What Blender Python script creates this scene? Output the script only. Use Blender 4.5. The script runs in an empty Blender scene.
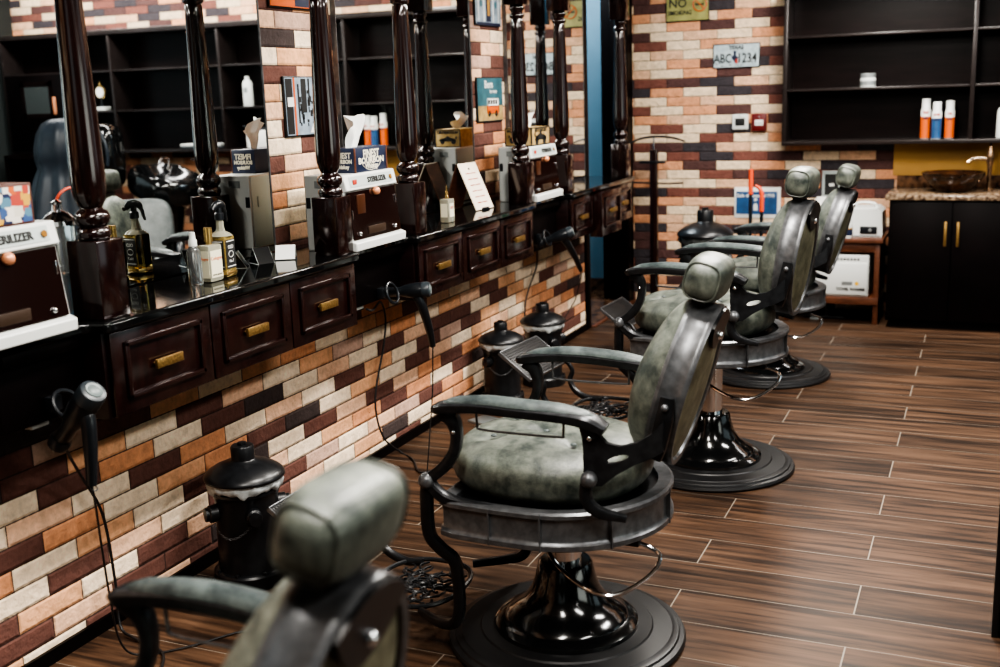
import bpy, bmesh, math, random
from mathutils import Vector, Matrix
random.seed(7)
sin, cos, pi = math.sin, math.cos, math.pi
SC = bpy.context.scene
COL = SC.collection

# ---------------------------------------------------------------- materials
MATS = {}
def new_mat(name):
    m = bpy.data.materials.new(name); m.use_nodes = True
    nt = m.node_tree; b = nt.nodes['Principled BSDF']
    MATS[name] = m
    return m, nt, b
def lnk(nt, a, b): nt.links.new(a, b)
def pmat(name, col, rough=.5, metal=0., noise=0., nscale=20., bump=0., spec=None, coat=0., trans=0., emis=None, estr=0., ior=None, col2=None, stretch=None):
    m, nt, b = new_mat(name)
    b.inputs['Base Color'].default_value = (*col, 1)
    b.inputs['Roughness'].default_value = rough
    b.inputs['Metallic'].default_value = metal
    if spec is not None: b.inputs['Specular IOR Level'].default_value = spec
    if coat: b.inputs['Coat Weight'].default_value = coat; b.inputs['Coat Roughness'].default_value = .12
    if trans: b.inputs['Transmission Weight'].default_value = trans
    if ior: b.inputs['IOR'].default_value = ior
    if emis: b.inputs['Emission Color'].default_value = (*emis, 1); b.inputs['Emission Strength'].default_value = estr
    tc = nt.nodes.new('ShaderNodeTexCoord'); mp = nt.nodes.new('ShaderNodeMapping')
    lnk(nt, tc.outputs['Object'], mp.inputs['Vector'])
    if stretch: mp.inputs['Scale'].default_value = stretch
    n = nt.nodes.new('ShaderNodeTexNoise'); n.inputs['Scale'].default_value = nscale; n.inputs['Detail'].default_value = 5
    lnk(nt, mp.outputs['Vector'], n.inputs['Vector'])
    cr = nt.nodes.new('ShaderNodeValToRGB')
    c2 = col2 if col2 else tuple(c*(1-noise) for c in col)
    cr.color_ramp.elements[0].color = (*c2, 1); cr.color_ramp.elements[0].position = .35
    cr.color_ramp.elements[1].color = (*col, 1); cr.color_ramp.elements[1].position = .65
    lnk(nt, n.outputs['Fac'], cr.inputs['Fac']); lnk(nt, cr.outputs['Color'], b.inputs['Base Color'])
    if bump:
        bp = nt.nodes.new('ShaderNodeBump'); bp.inputs['Strength'].default_value = bump; bp.inputs['Distance'].default_value = .004
        lnk(nt, n.outputs['Fac'], bp.inputs['Height']); lnk(nt, bp.outputs['Normal'], b.inputs['Normal'])
    return m

def math_node(nt, op, a, b=None, c=None):
    n = nt.nodes.new('ShaderNodeMath'); n.operation = op
    for i, v in enumerate((a, b, c)):
        if v is None: continue
        if isinstance(v, (int, float)): n.inputs[i].default_value = v
        else: lnk(nt, v, n.inputs[i])
    return n.outputs[0]

def brick_mat(name, axis, L, H, phase, zoff, palette, rough_bump, gap=.0022, seed=0., bright=1.):
    m, nt, b = new_mat(name)
    tc = nt.nodes.new('ShaderNodeTexCoord'); sp = nt.nodes.new('ShaderNodeSeparateXYZ')
    lnk(nt, tc.outputs['Object'], sp.inputs[0])
    u0 = sp.outputs['XYZ'.index(axis)]; z = sp.outputs[2]
    zz = math_node(nt, 'ADD', z, 10.*H - zoff)
    rowf = math_node(nt, 'DIVIDE', zz, H); row = math_node(nt, 'FLOOR', rowf)
    odd = math_node(nt, 'MODULO', row, 2.)
    uu = math_node(nt, 'ADD', math_node(nt, 'DIVIDE', math_node(nt, 'SUBTRACT', u0, phase), L), math_node(nt, 'MULTIPLY', odd, .5))
    uu = math_node(nt, 'ADD', uu, 100.)
    ui = math_node(nt, 'FLOOR', uu)
    cb = nt.nodes.new('ShaderNodeCombineXYZ')
    lnk(nt, math_node(nt, 'ADD', ui, seed), cb.inputs[0]); lnk(nt, row, cb.inputs[1])
    wn = nt.nodes.new('ShaderNodeTexWhiteNoise'); wn.noise_dimensions = '3D'; lnk(nt, cb.outputs[0], wn.inputs['Vector'])
    cr = nt.nodes.new('ShaderNodeValToRGB'); cr.color_ramp.interpolation = 'CONSTANT'
    acc = 0; els = cr.color_ramp.elements
    tot = sum(w for w, _ in palette)
    for i, (w, c) in enumerate(palette):
        e = els[i] if i < 2 else els.new(acc/tot)
        e.position = acc/tot; e.color = (*[v*bright for v in c], 1)
        acc += w
    seqv = math_node(nt, 'ADD', math_node(nt, 'ADD', math_node(nt, 'MULTIPLY', ui, .382), math_node(nt, 'MULTIPLY', row, .271)), math_node(nt, 'MULTIPLY', wn.outputs['Value'], .30))
    lnk(nt, math_node(nt, 'FRACT', seqv), cr.inputs['Fac'])
    # stains inside a brick
    n1 = nt.nodes.new('ShaderNodeTexNoise'); n1.inputs['Scale'].default_value = 19; n1.inputs['Detail'].default_value = 6; n1.inputs['Roughness'].default_value = .65
    lnk(nt, tc.outputs['Object'], n1.inputs['Vector'])
    n2 = nt.nodes.new('ShaderNodeTexNoise'); n2.inputs['Scale'].default_value = 60; n2.inputs['Detail'].default_value = 6
    lnk(nt, tc.outputs['Object'], n2.inputs['Vector'])
    hsv = nt.nodes.new('ShaderNodeHueSaturation'); hsv.inputs['Saturation'].default_value = .95
    val = math_node(nt, 'ADD', math_node(nt, 'ADD', math_node(nt, 'MULTIPLY', n1.outputs['Fac'], .95), math_node(nt, 'MULTIPLY', n2.outputs['Fac'], .5)), .34)
    lnk(nt, val, hsv.inputs['Value']); lnk(nt, cr.outputs['Color'], hsv.inputs['Color'])
    # gaps
    fu = math_node(nt, 'FRACT', uu); fz = math_node(nt, 'FRACT', rowf)
    du = math_node(nt, 'MULTIPLY', math_node(nt, 'MINIMUM', fu, math_node(nt, 'SUBTRACT', 1., fu)), L)
    dz = math_node(nt, 'MULTIPLY', math_node(nt, 'MINIMUM', fz, math_node(nt, 'SUBTRACT', 1., fz)), H)
    d = math_node(nt, 'MINIMUM', du, dz)
    dn = math_node(nt, 'ADD', d, math_node(nt, 'MULTIPLY', math_node(nt, 'SUBTRACT', n2.outputs['Fac'], .5), .0025))
    g = nt.nodes.new('ShaderNodeMapRange'); g.inputs['From Min'].default_value = gap*.3; g.inputs['From Max'].default_value = gap*1.2
    lnk(nt, dn, g.inputs['Value'])
    mx = nt.nodes.new('ShaderNodeMix'); mx.data_type = 'RGBA'
    mx.inputs[6].default_value = (.035, .018, .014, 1)
    lnk(nt, g.outputs[0], mx.inputs[0]); lnk(nt, hsv.outputs[0], mx.inputs[7])
    lnk(nt, mx.outputs[2], b.inputs['Base Color'])
    b.inputs['Roughness'].default_value = .85
    # height: per brick offset + grooves + rough face
    h2 = nt.nodes.new('ShaderNodeMapRange'); h2.inputs['From Max'].default_value = gap*3.5; lnk(nt, dn, h2.inputs['Value'])
    hh = math_node(nt, 'ADD', math_node(nt, 'MULTIPLY', h2.outputs[0], 1.), math_node(nt, 'MULTIPLY', n2.outputs['Fac'], rough_bump))
    hh = math_node(nt, 'ADD', hh, math_node(nt, 'MULTIPLY', n1.outputs['Fac'], rough_bump*1.3))
    hh = math_node(nt, 'ADD', hh, math_node(nt, 'MULTIPLY', wn.outputs['Value'], rough_bump))
    bp = nt.nodes.new('ShaderNodeBump'); bp.inputs['Strength'].default_value = .8; bp.inputs['Distance'].default_value = .006
    lnk(nt, hh, bp.inputs['Height']); lnk(nt, bp.outputs['Normal'], b.inputs['Normal'])
    return m

def srgb(r, g, b):
    f = lambda c: (c/255/12.92) if c/255 <= .04045 else ((c/255+.055)/1.055)**2.4
    return (f(r), f(g), f(b))

palA = [(.27, srgb(242, 218, 188)), (.26, srgb(104, 66, 56)), (.15, srgb(222, 164, 120)), (.11, srgb(230, 184, 150)),
        (.05, srgb(68, 56, 54)), (.11, srgb(214, 146, 100)), (.05, srgb(196, 160, 140))]
palB = [(.23, srgb(88, 58, 54)), (.22, srgb(226, 200, 168)), (.13, srgb(62, 56, 60)), (.18, srgb(210, 146, 104)), (.10, srgb(120, 72, 60)), (.14, srgb(214, 170, 136))]
BRICK_L = brick_mat('brick_side', 'Y', .25, .067, .143, .002, palA, .8, seed=3., gap=.0026)
BRICK_B = brick_mat('brick_rear', 'X', .25, .067, .035, .0, palB, 1.6, seed=11., gap=.002)

WOOD = pmat('mahogany', (.020, .0062, .0055), .22, noise=.55, nscale=9, coat=.35, stretch=(6, 6, 1))
WOODP = pmat('post_mahogany', (.016, .0048, .0042), .16, noise=.5, nscale=9, coat=.6, stretch=(6, 6, 1))
WOODB = pmat('mahogany_board', (.014, .0045, .0045), .3, noise=.5, nscale=7, stretch=(1, 1, 5))
WOODK = pmat('dark_board', (.0042, .0020, .0022), .45, noise=.5, nscale=5, spec=.15)
SHELF = pmat('shelf_board', (.0100, .0052, .0050), .3, spec=.2, noise=.4, nscale=5, stretch=(1, 6, 6))
TABLEW = pmat('table_wood', (.14, .05, .025), .4, noise=.45, nscale=12, stretch=(1, 6, 6))
GRANITE = pmat('black_granite', (.006, .0065, .007), .05, noise=.3, nscale=120)
BLACKM = pmat('black_iron', (.012, .013, .015), .33, noise=.4, nscale=30, bump=.15)
GLOSSB = pmat('gloss_black', (.006, .0065, .007), .14, coat=.5)
RUBBER = pmat('black_rubber', (.012, .012, .013), .45)
DARKMET = pmat('dark_metal', (.165, .17, .178), .34, metal=.55, noise=.35, nscale=40, bump=.06)
ARMMET = pmat('aged_metal', (.038, .040, .044), .33, metal=.5, noise=.4, nscale=40, bump=.06)
CHROME = pmat('chrome', (.75, .77, .8), .1, metal=1.)
BRASS = pmat('brass', (.46, .29, .11), .38, metal=.85, noise=.5, nscale=150, bump=.6)
def leather(name, a, b, sc=9, rough=.42):
    m, nt, p = new_mat(name)
    tc = nt.nodes.new('ShaderNodeTexCoord')
    n = nt.nodes.new('ShaderNodeTexNoise'); n.inputs['Scale'].default_value = sc; n.inputs['Detail'].default_value = 9; n.inputs['Roughness'].default_value = .7; n.inputs['Distortion'].default_value = .15
    lnk(nt, tc.outputs['Object'], n.inputs['Vector'])
    cr = nt.nodes.new('ShaderNodeValToRGB'); e = cr.color_ramp.elements
    e[0].position = .38; e[0].color = (*a, 1); e[1].position = .64; e[1].color = (*b, 1); q = e.new(.53); q.color = (*[(u*.45+v*.55) for u, v in zip(a, b)], 1)
    lnk(nt, n.outputs['Fac'], cr.inputs['Fac']); lnk(nt, cr.outputs['Color'], p.inputs['Base Color'])
    v = nt.nodes.new('ShaderNodeTexVoronoi'); v.inputs['Scale'].default_value = 160; v.feature = 'DISTANCE_TO_EDGE'
    lnk(nt, tc.outputs['Object'], v.inputs['Vector'])
    n2 = nt.nodes.new('ShaderNodeTexNoise'); n2.inputs['Scale'].default_value = 25; n2.inputs['Detail'].default_value = 5; lnk(nt, tc.outputs['Object'], n2.inputs['Vector'])
    h = math_node(nt, 'ADD', math_node(nt, 'MULTIPLY', v.outputs['Distance'], .6), math_node(nt, 'MULTIPLY', n2.outputs['Fac'], 1.2))
    bp = nt.nodes.new('ShaderNodeBump'); bp.inputs['Strength'].default_value = .35; bp.inputs['Distance'].default_value = .003
    lnk(nt, h, bp.inputs['Height']); lnk(nt, bp.outputs['Normal'], p.inputs['Normal'])
    p.inputs['Roughness'].default_value = rough
    return m
LEATHER = leather('grey_green_leather', (.030, .039, .035), (.165, .180, .150), 13)
LEATHPAN = leather('olive_leather', (.060, .062, .040), (.22, .215, .145), 12)
LEATHDK = leather('armrest_leather', (.024, .034, .036), (.095, .118, .115), 14)
WHITEP = pmat('white_plastic', (.66, .68, .66), .35)
GREYP = pmat('pale_grey_metal', (.42, .47, .46), .45)
PAPER = pmat('white_paper', (.78, .78, .75), .8)
BLACKP = pmat('black_plastic', (.011, .013, .016), .28)
SILVERP = pmat('silver_plastic', (.30, .32, .32), .35, metal=.5)
NAVY = pmat('navy_print', (.010, .018, .05), .45)
CREAMINK = pmat('cream_ink', (.72, .68, .55), .7)
BLACKINK = pmat('black_ink', (.012, .012, .012), .6)
REDINK = pmat('red_ink', (.45, .05, .03), .6)
ORANGE = pmat('orange_print', (.62, .12, .02), .4)
BLUEP = pmat('blue_print', (.03, .10, .24), .45, noise=.3)
TINT = pmat('tinted_acrylic', (.012, .004, .003), .06, coat=.5)
COPPER = pmat('copper_knob', (.75, .33, .18), .3, metal=.3)
GOLD = pmat('gold_cap', (.75, .52, .22), .22, metal=.9)
GLASS = pmat('clear_glass', (.92, .94, .93), .03, trans=.92, ior=1.3)
AMBER = pmat('amber_liquid', (.85, .62, .22), .05, trans=.75, ior=1.33)
PALEL = pmat('pale_liquid', (.86, .84, .66), .08, trans=.7, ior=1.33)
BLUEL = pmat('blue_liquid', (.02, .20, .35), .05, trans=.5)
MIRROR = pmat('mirror_silver', (.86, .88, .87), .0, metal=1.)
YELLOW = pmat('yellow_paint', (.46, .25, .055), .5, noise=.15, nscale=3)
MARBLE = pmat('brown_marble', (.34, .25, .17), .15, nscale=45, col2=(.035, .018, .012))
MARBLED = pmat('dark_marble', (.17, .09, .05), .12, nscale=22, col2=(.014, .006, .005))
BLUEW = pmat('blue_wall_paint', (.13, .25, .33), .55, noise=.12, nscale=4)
CEIL = pmat('ceiling_paint', (.5, .47, .43), .8)
PLAINW = pmat('grey_green_paint', (.030, .037, .036), .6, noise=.15, nscale=2)
NAVYC = pmat('navy_cloth', (.022, .032, .046), .42, noise=.3, nscale=9)
OLIVESIGN = pmat('olive_sign', (.36, .34, .12), .5, noise=.35, nscale=12)
PLATE = pmat('worn_plate', (.52, .60, .62), .45, nscale=25, col2=(.36, .44, .47))
REDP = pmat('red_plastic', (.13, .012, .012), .4)
REDHANDLE = pmat('orange_red_plastic', (.72, .09, .03), .4)
TISSUE = pmat('tissue_paper', (.85, .86, .84), .9)
BAG = pmat('plastic_bag', (.62, .66, .66), .35, noise=.3, nscale=30, bump=1.)
TANP = pmat('vintage_print', (.50, .36, .15), .6, nscale=30, col2=(.32, .20, .07))
LABELC = pmat('cream_label', (.74, .70, .52), .6)
TEAL = pmat('teal_print', (.05, .16, .20), .5, noise=.35, nscale=20)
SKYP = pmat('pale_blue_print', (.34, .42, .50), .5, noise=.4, nscale=25)
SHELFE = pmat('shelf_edge_board', (.024, .018, .017), .3, noise=.3, nscale=5, stretch=(1, 6, 6))
GREYLEATH = leather('grey_vinyl', (.07, .08, .08), (.15, .165, .165), 6)

# floor planks
def floor_mat():
    m, nt, b = new_mat('wood_plank_tiles')
    tc = nt.nodes.new('ShaderNodeTexCoord'); sp = nt.nodes.new('ShaderNodeSeparateXYZ'); lnk(nt, tc.outputs['Object'], sp.inputs[0])
    W, L = .22, 1.09
    x, y = sp.outputs[0], sp.outputs[1]
    rf = math_node(nt, 'ADD', math_node(nt, 'DIVIDE', math_node(nt, 'SUBTRACT', y, 3.348), W), 100.)
    row = math_node(nt, 'FLOOR', rf); odd = math_node(nt, 'MODULO', row, 2.)
    uf = math_node(nt, 'ADD', math_node(nt, 'ADD', math_node(nt, 'DIVIDE', math_node(nt, 'ADD', x, .305), L), math_node(nt, 'MULTIPLY', odd, .5)), 50.)
    ui = math_node(nt, 'FLOOR', uf)
    cb = nt.nodes.new('ShaderNodeCombineXYZ'); lnk(nt, ui, cb.inputs[0]); lnk(nt, row, cb.inputs[1])
    wn = nt.nodes.new('ShaderNodeTexWhiteNoise'); lnk(nt, cb.outputs[0], wn.inputs['Vector'])
    # grain stretched along x, shifted per plank
    c2 = nt.nodes.new('ShaderNodeCombineXYZ')
    lnk(nt, math_node(nt, 'ADD', math_node(nt, 'MULTIPLY', x, 1.1), math_node(nt, 'MULTIPLY', wn.outputs['Value'], 37.)), c2.inputs[0])
    lnk(nt, math_node(nt, 'MULTIPLY', y, 17.), c2.inputs[1])
    lnk(nt, math_node(nt, 'MULTIPLY', wn.outputs['Value'], 9.), c2.inputs[2])
    n = nt.nodes.new('ShaderNodeTexNoise'); n.inputs['Scale'].default_value = 1.5; n.inputs['Detail'].default_value = 8; n.inputs['Roughness'].default_value = .62; n.inputs['Distortion'].default_value = .3
    lnk(nt, c2.outputs[0], n.inputs['Vector'])
    cr = nt.nodes.new('ShaderNodeValToRGB'); e = cr.color_ramp.elements
    e[0].position = .30; e[0].color = (.007, .0042, .0032, 1)
    e[1].position = .72; e[1].color = (.125, .068, .038, 1)
    q = e.new(.5); q.color = (.060, .031, .017, 1)
    q = e.new(.42); q.color = (.027, .0145, .009, 1)
    lnk(nt, n.outputs['Fac'], cr.inputs['Fac'])
    hsv = nt.nodes.new('ShaderNodeHueSaturation'); hsv.inputs['Saturation'].default_value = .95
    lnk(nt, math_node(nt, 'ADD', math_node(nt, 'MULTIPLY', wn.outputs['Value'], .5), .75), hsv.inputs['Value']); lnk(nt, cr.outputs['Color'], hsv.inputs['Color'])
    fu = math_node(nt, 'FRACT', uf); fy = math_node(nt, 'FRACT', rf)
    du = math_node(nt, 'MULTIPLY', math_node(nt, 'MINIMUM', fu, math_node(nt, 'SUBTRACT', 1., fu)), L)
    dy = math_node(nt, 'MULTIPLY', math_node(nt, 'MINIMUM', fy, math_node(nt, 'SUBTRACT', 1., fy)), W)
    g1 = math_node(nt, 'LESS_THAN', du, .0022); g2 = math_node(nt, 'LESS_THAN', dy, .0013)
    g = math_node(nt, 'MAXIMUM', g1, g2)
    mx = nt.nodes.new('ShaderNodeMix'); mx.data_type = 'RGBA'; mx.inputs[7].default_value = (.24, .205, .165, 1)
    lnk(nt, g, mx.inputs[0]); lnk(nt, hsv.outputs[0], mx.inputs[6]); lnk(nt, mx.outputs[2], b.inputs['Base Color'])
    lnk(nt, math_node(nt, 'ADD', math_node(nt, 'MULTIPLY', n.outputs['Fac'], .25), .36), b.inputs['Roughness'])
    b.inputs['Specular IOR Level'].default_value = .28
    bp = nt.nodes.new('ShaderNodeBump'); bp.inputs['Strength'].default_value = .12; bp.inputs['Distance'].default_value = .002
    lnk(nt, math_node(nt, 'SUBTRACT', n.outputs['Fac'], g), bp.inputs['Height']); lnk(nt, bp.outputs['Normal'], b.inputs['Normal'])
    return m
FLOOR = floor_mat()

# ---------------------------------------------------------------- mesh builder
class MB:
    def __init__(s): s.bm = bmesh.new()
    def box(s, x0, x1, y0, y1, z0, z1, bev=0., seg=2):
        r = bmesh.ops.create_cube(s.bm, size=1.)
        vs = r['verts']
        for v in vs:
            v.co = Vector(((x0+x1)/2+v.co.x*(x1-x0), (y0+y1)/2+v.co.y*(y1-y0), (z0+z1)/2+v.co.z*(z1-z0)))
        if bev > 0:
            es = list({e for v in vs for e in v.link_edges})
            bmesh.ops.bevel(s.bm, geom=es, offset=bev, segments=seg, affect='EDGES', profile=.5)
        return s
    def lathe(s, prof, c=(0, 0, 0), n=40, M=None, cap=True):
        rings = []
        for r, z in prof:
            ring = []
            for k in range(n):
                a = 2*pi*k/n; p = Vector((r*cos(a), r*sin(a), z))
                if M is not None: p = M @ p
                ring.append(s.bm.verts.new(p+Vector(c)))
            rings.append(ring)
        for a, b in zip(rings, rings[1:]):
            for k in range(n):
                s.bm.faces.new((a[k], a[(k+1) % n], b[(k+1) % n], b[k]))
        if cap:
            for ring, rv in ((rings[0], True), (rings[-1], False)):
                s.bm.faces.new(list(reversed(ring)) if rv else ring)
        return s
    def cyl(s, p, q, r, r2=None, n=20):
        p, q = Vector(p), Vector(q); d = q-p
        M = d.to_track_quat('Z', 'Y').to_matrix()
        return s.lathe([(r, 0), (r2 if r2 is not None else r, d.length)], p, n, M)
    def tube(s, pts, rad, n=10, closed=False, sx=1., up=None, smooth=4, sec=None):
        # sweep a section (circle by default, or sec list of (a,b)) along a Catmull-Rom path; rad number or list
        P = [Vector(p) for p in pts]
        R = list(rad) if isinstance(rad, (list, tuple)) else [rad]*len(P)
        if smooth > 1 and len(P) > 2:
            Q, RR = [], []
            m = len(P)
            rng = range(m) if closed else range(m-1)
            for i in rng:
                p0 = P[(i-1) % m] if closed or i > 0 else P[0]*2-P[1]
                p1, p2 = P[i], P[(i+1) % m]
                p3 = P[(i+2) % m] if closed or i+2 < m else P[-1]*2-P[-2]
                for k in range(smooth):
                    t = k/smooth
                    Q.append(.5*((2*p1)+(p2-p0)*t+(2*p0-5*p1+4*p2-p3)*t*t+(3*p1-p0-3*p2+p3)*t**3))
                    RR.append(R[i]*(1-t)+R[(i+1) % m]*t)
            if not closed: Q.append(P[-1]); RR.append(R[-1])
            P, R = Q, RR
        m = len(P); rings = []
        prevn = None
        for i in range(m):
            if closed: t = (P[(i+1) % m]-P[i-1])
            else: t = P[min(i+1, m-1)]-P[max(i-1, 0)]
            t.normalize()
            if up is not None: nn = Vector(up)
            elif prevn is None: nn = Vector((0, 0, 1)) if abs(t.z) < .9 else Vector((1, 0, 0))
            else: nn = prevn
            nn = (nn - t*nn.dot(t))
            if nn.length < 1e-6: nn = t.orthogonal()
            nn.normalize()
            prevn = nn; bn = t.cross(nn)
            ring = []
            S = sec if sec else [(cos(2*pi*k/n), sin(2*pi*k/n)) for k in range(n)]
            for a, b in S:
                ring.append(s.bm.verts.new(P[i]+bn*(a*R[i]*sx)+nn*(b*R[i])))
            rings.append(ring)
        k = len(rings[0])
        pairs = list(zip(rings, rings[1:]))+([(rings[-1], rings[0])] if closed else [])
        for a, b in pairs:
            for j in range(k): s.bm.faces.new((a[j], a[(j+1) % k], b[(j+1) % k], b[j]))
        if not closed:
            s.bm.faces.new(list(reversed(rings[0]))); s.bm.faces.new(rings[-1])
        return s
    def sup(s, c, r, e1=.5, e2=.5, n=36, m=20, M=None, f=None):
        # superellipsoid
        pw = lambda v, e: math.copysign(abs(v)**e, v)
        rings = []
        for j in range(m+1):
            v = -pi/2+pi*j/m
            ring = []
            for k in range(n):
                u = 2*pi*k/n
                p = Vector((r[0]*pw(cos(v), e1)*pw(cos(u), e2), r[1]*pw(cos(v), e1)*pw(sin(u), e2), r[2]*pw(sin(v), e1)))
                if f: p = f(p)
                if M is not None: p = M @ p
                ring.append(s.bm.verts.new(p+Vector(c)))
            rings.append(ring)
        for a, b in zip(rings, rings[1:]):
            for k in range(n): s.bm.faces.new((a[k], a[(k+1) % n], b[(k+1) % n], b[k]))
        bmesh.ops.remove_doubles(s.bm, verts=rings[0]+rings[-1], dist=1e-5)
        return s
    def ball(s, c, r, n=16): return s.sup(c, (r, r, r), 1., 1., n, n//2+2)
    def prism(s, poly, h0, h1, plane='xy', hole=None):
        def P(a, b, h):
            return {'xy': (a, b, h), 'xz': (a, h, b), 'yz': (h, a, b)}[plane]
        A = [s.bm.verts.new(P(a, b, h0)) for a, b in poly]; B = [s.bm.verts.new(P(a, b, h1)) for a, b in poly]
        n = len(poly)
        for k in range(n): s.bm.faces.new((A[k], A[(k+1) % n], B[(k+1) % n], B[k]))
        s.bm.faces.new(list(reversed(A))); s.bm.faces.new(B)
        return s
    def quad(s, pts):
        s.bm.faces.new([s.bm.verts.new(p) for p in pts]); return s
    def xf(s, M):
        bmesh.ops.transform(s.bm, matrix=M, verts=s.bm.verts); return s
    def build(s, name, m, parent=None, smooth=35, loc=None):
        bmesh.ops.recalc_face_normals(s.bm, faces=s.bm.faces)
        me = bpy.data.meshes.new(name)
        for f in s.bm.faces: f.smooth = True
        for e in s.bm.edges:
            if len(e.link_faces) == 2 and e.calc_face_angle(0) > math.radians(smooth): e.smooth = False
        s.bm.to_mesh(me); s.bm.free()
        o = bpy.data.objects.new(name, me); COL.objects.link(o)
        if m: me.materials.append(m)
        if parent: o.parent = parent
        if loc: o.location = loc
        return o

def tag(o, label=None, cat=None, group=None, kind=None):
    if label: o['label'] = label
    if cat: o['category'] = cat
    if group: o['group'] = group
    if kind: o['kind'] = kind
    return o
def thing(name, label, cat, loc=(0, 0, 0), rz=0., group=None):
    o = bpy.data.objects.new(name, None); COL.objects.link(o); o.empty_display_size = .05
    o.location = loc; o.rotation_euler = (0, 0, rz)
    return tag(o, label, cat, group)
def struct(name, mb, m): return tag(mb.build(name, m), kind='structure')
def copy_tree(o, parent=None):
    c = o.copy(); COL.objects.link(c); c.parent = parent
    for ch in list(o.children): copy_tree(ch, c)
    return c
def text(name, s, size, loc, rot, m, parent=None, ext=.0006, sx=1., align='CENTER', bold=0.):
    cu = bpy.data.curves.new(name, 'FONT'); cu.body = s; cu.size = size; cu.extrude = ext; cu.offset = bold
    cu.align_x = align; cu.align_y = 'CENTER'; cu.resolution_u = 2
    t = bpy.data.objects.new('t', cu); COL.objects.link(t)
    bpy.context.view_layer.update()
    me = bpy.data.meshes.new_from_object(t.evaluated_get(bpy.context.evaluated_depsgraph_get()))
    bpy.data.objects.remove(t); bpy.data.curves.remove(cu)
    for v in me.vertices: v.co.x *= sx
    o = bpy.data.objects.new(name, me); COL.objects.link(o)
    me.materials.clear(); me.materials.append(m)
    o.location = loc; o.rotation_euler = rot
    if parent: o.parent = parent
    return o
H90 = pi/2
RX = (H90, 0, H90)      # text on a face that looks along +X
RY = (H90, 0, 0)        # text on a face that looks along -Y
def group_mesh(*objs):  # merge meshes into the first (one part)
    a = objs[0]; bm = bmesh.new(); mats = []
    for o in objs:
        me = o.data.copy(); me.transform(o.matrix_basis)
        for p in me.polygons: pass
        base = len(mats); mats.extend(me.materials)
        for p in me.polygons: p.material_index += base
        bm.from_mesh(me); bpy.data.meshes.remove(me)
    bm.to_mesh(a.data); bm.free()
    a.matrix_basis = Matrix()
    a.data.materials.clear()
    for m in mats: a.data.materials.append(m)
    for o in objs[1:]: bpy.data.objects.remove(o)
    return a

# ---------------------------------------------------------------- the room
XW = -2.48; YB = 8.26; CZ = 2.9
struct('floor', MB().box(-2.48, 3.75, -1.6, 8.30, -.05, 0), FLOOR)
struct('ceiling', MB().box(-4.6, 3.75, -1.6, 9.6, CZ, CZ+.05), CEIL)
struct('wall_left', MB().box(-2.62, XW, -1.6, 7.115, 0, CZ), BRICK_L)
struct('wall_back', MB().box(-2.48, 3.75, YB, YB+.14, 0, CZ), BRICK_B)
struct('wall_right', MB().box(3.67, 3.80, -1.6, YB, 0, CZ), PLAINW)
struct('wall_front', MB().box(-2.62, 3.75, -1.75, -1.6, 0, CZ), PLAINW)
struct('baseboard_left', MB().box(XW, XW+.012, -1.6, 7.115, 0, .045), WOODK)
struct('trim_1', MB().box(-2.64, XW+.014, 7.115, 7.20, 0, CZ, .004), WOODK)       # dark post capping the end of the brick wall
struct('trim_2', MB().box(-2.80, XW+.01, 7.20, 8.25, 0.001, .012), MARBLED)       # marble threshold
struct('trim_3', MB().box(XW+.01, XW+.04, 7.20, 8.25, 0.001, .010, .002), TABLEW)
struct('door_1', MB().box(-2.70, -2.475, 8.19, 8.30, 0, CZ, .004).box(-2.60, -2.475, 8.12, 8.19, 0, CZ, .003), WOODK)
struct('wall_far', MB().box(-4.6, -2.70, 8.62, 8.76, .10, CZ), BLUEW)
struct('baseboard_far', MB().box(-4.6, -2.70, 8.60, 8.76, 0, .10), MARBLED)
struct('floor_far', MB().box(-4.6, -2.48, 7.115, 9.6, -.05, 0), MARBLED)
struct('wall_passage', MB().box(-4.75, -4.6, 6.9, 9.6, 0, CZ).box(-4.6, -2.64, 6.9, 7.0, 0, CZ), BLUEW)
# overhead beam carried by the turned posts
struct('trim_4', MB().box(-2.45, -2.10, 1.9, 7.11, 2.42, 2.62, .01).box(-2.47, -2.08, 1.9, 7.12, 2.62, 2.66, .008), WOOD)

# wall mirrors
for y0, y1, lab in ((2.0, 3.515, 'large wall mirror above the nearest run of drawers, left of the framed street picture'),
                    (4.04, 5.345, 'wall mirror above the middle drawers, between the two picture-hung brick pillars'),
                    (5.815, 7.105, 'wall mirror above the farthest drawers, next to the blue passage')):
    t = thing('wall_mirror', lab, 'mirror', (XW, y0, 1.06), 0, 'wall mirrors behind the dark turned posts')
    MB().box(.001, .020, .006, y1-y0-.006, .0, 1.335).build('mirror_glass', MIRROR, t)
    f = MB()
    for a, b in ((0, .006), (y1-y0-.006, y1-y0)): f.box(.0, .023, a, b, .0, 1.34)
    f.box(.0, .023, 0, y1-y0, 1.335, 1.345)
    f.build('mirror_edge', DARKMET, t)

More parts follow.
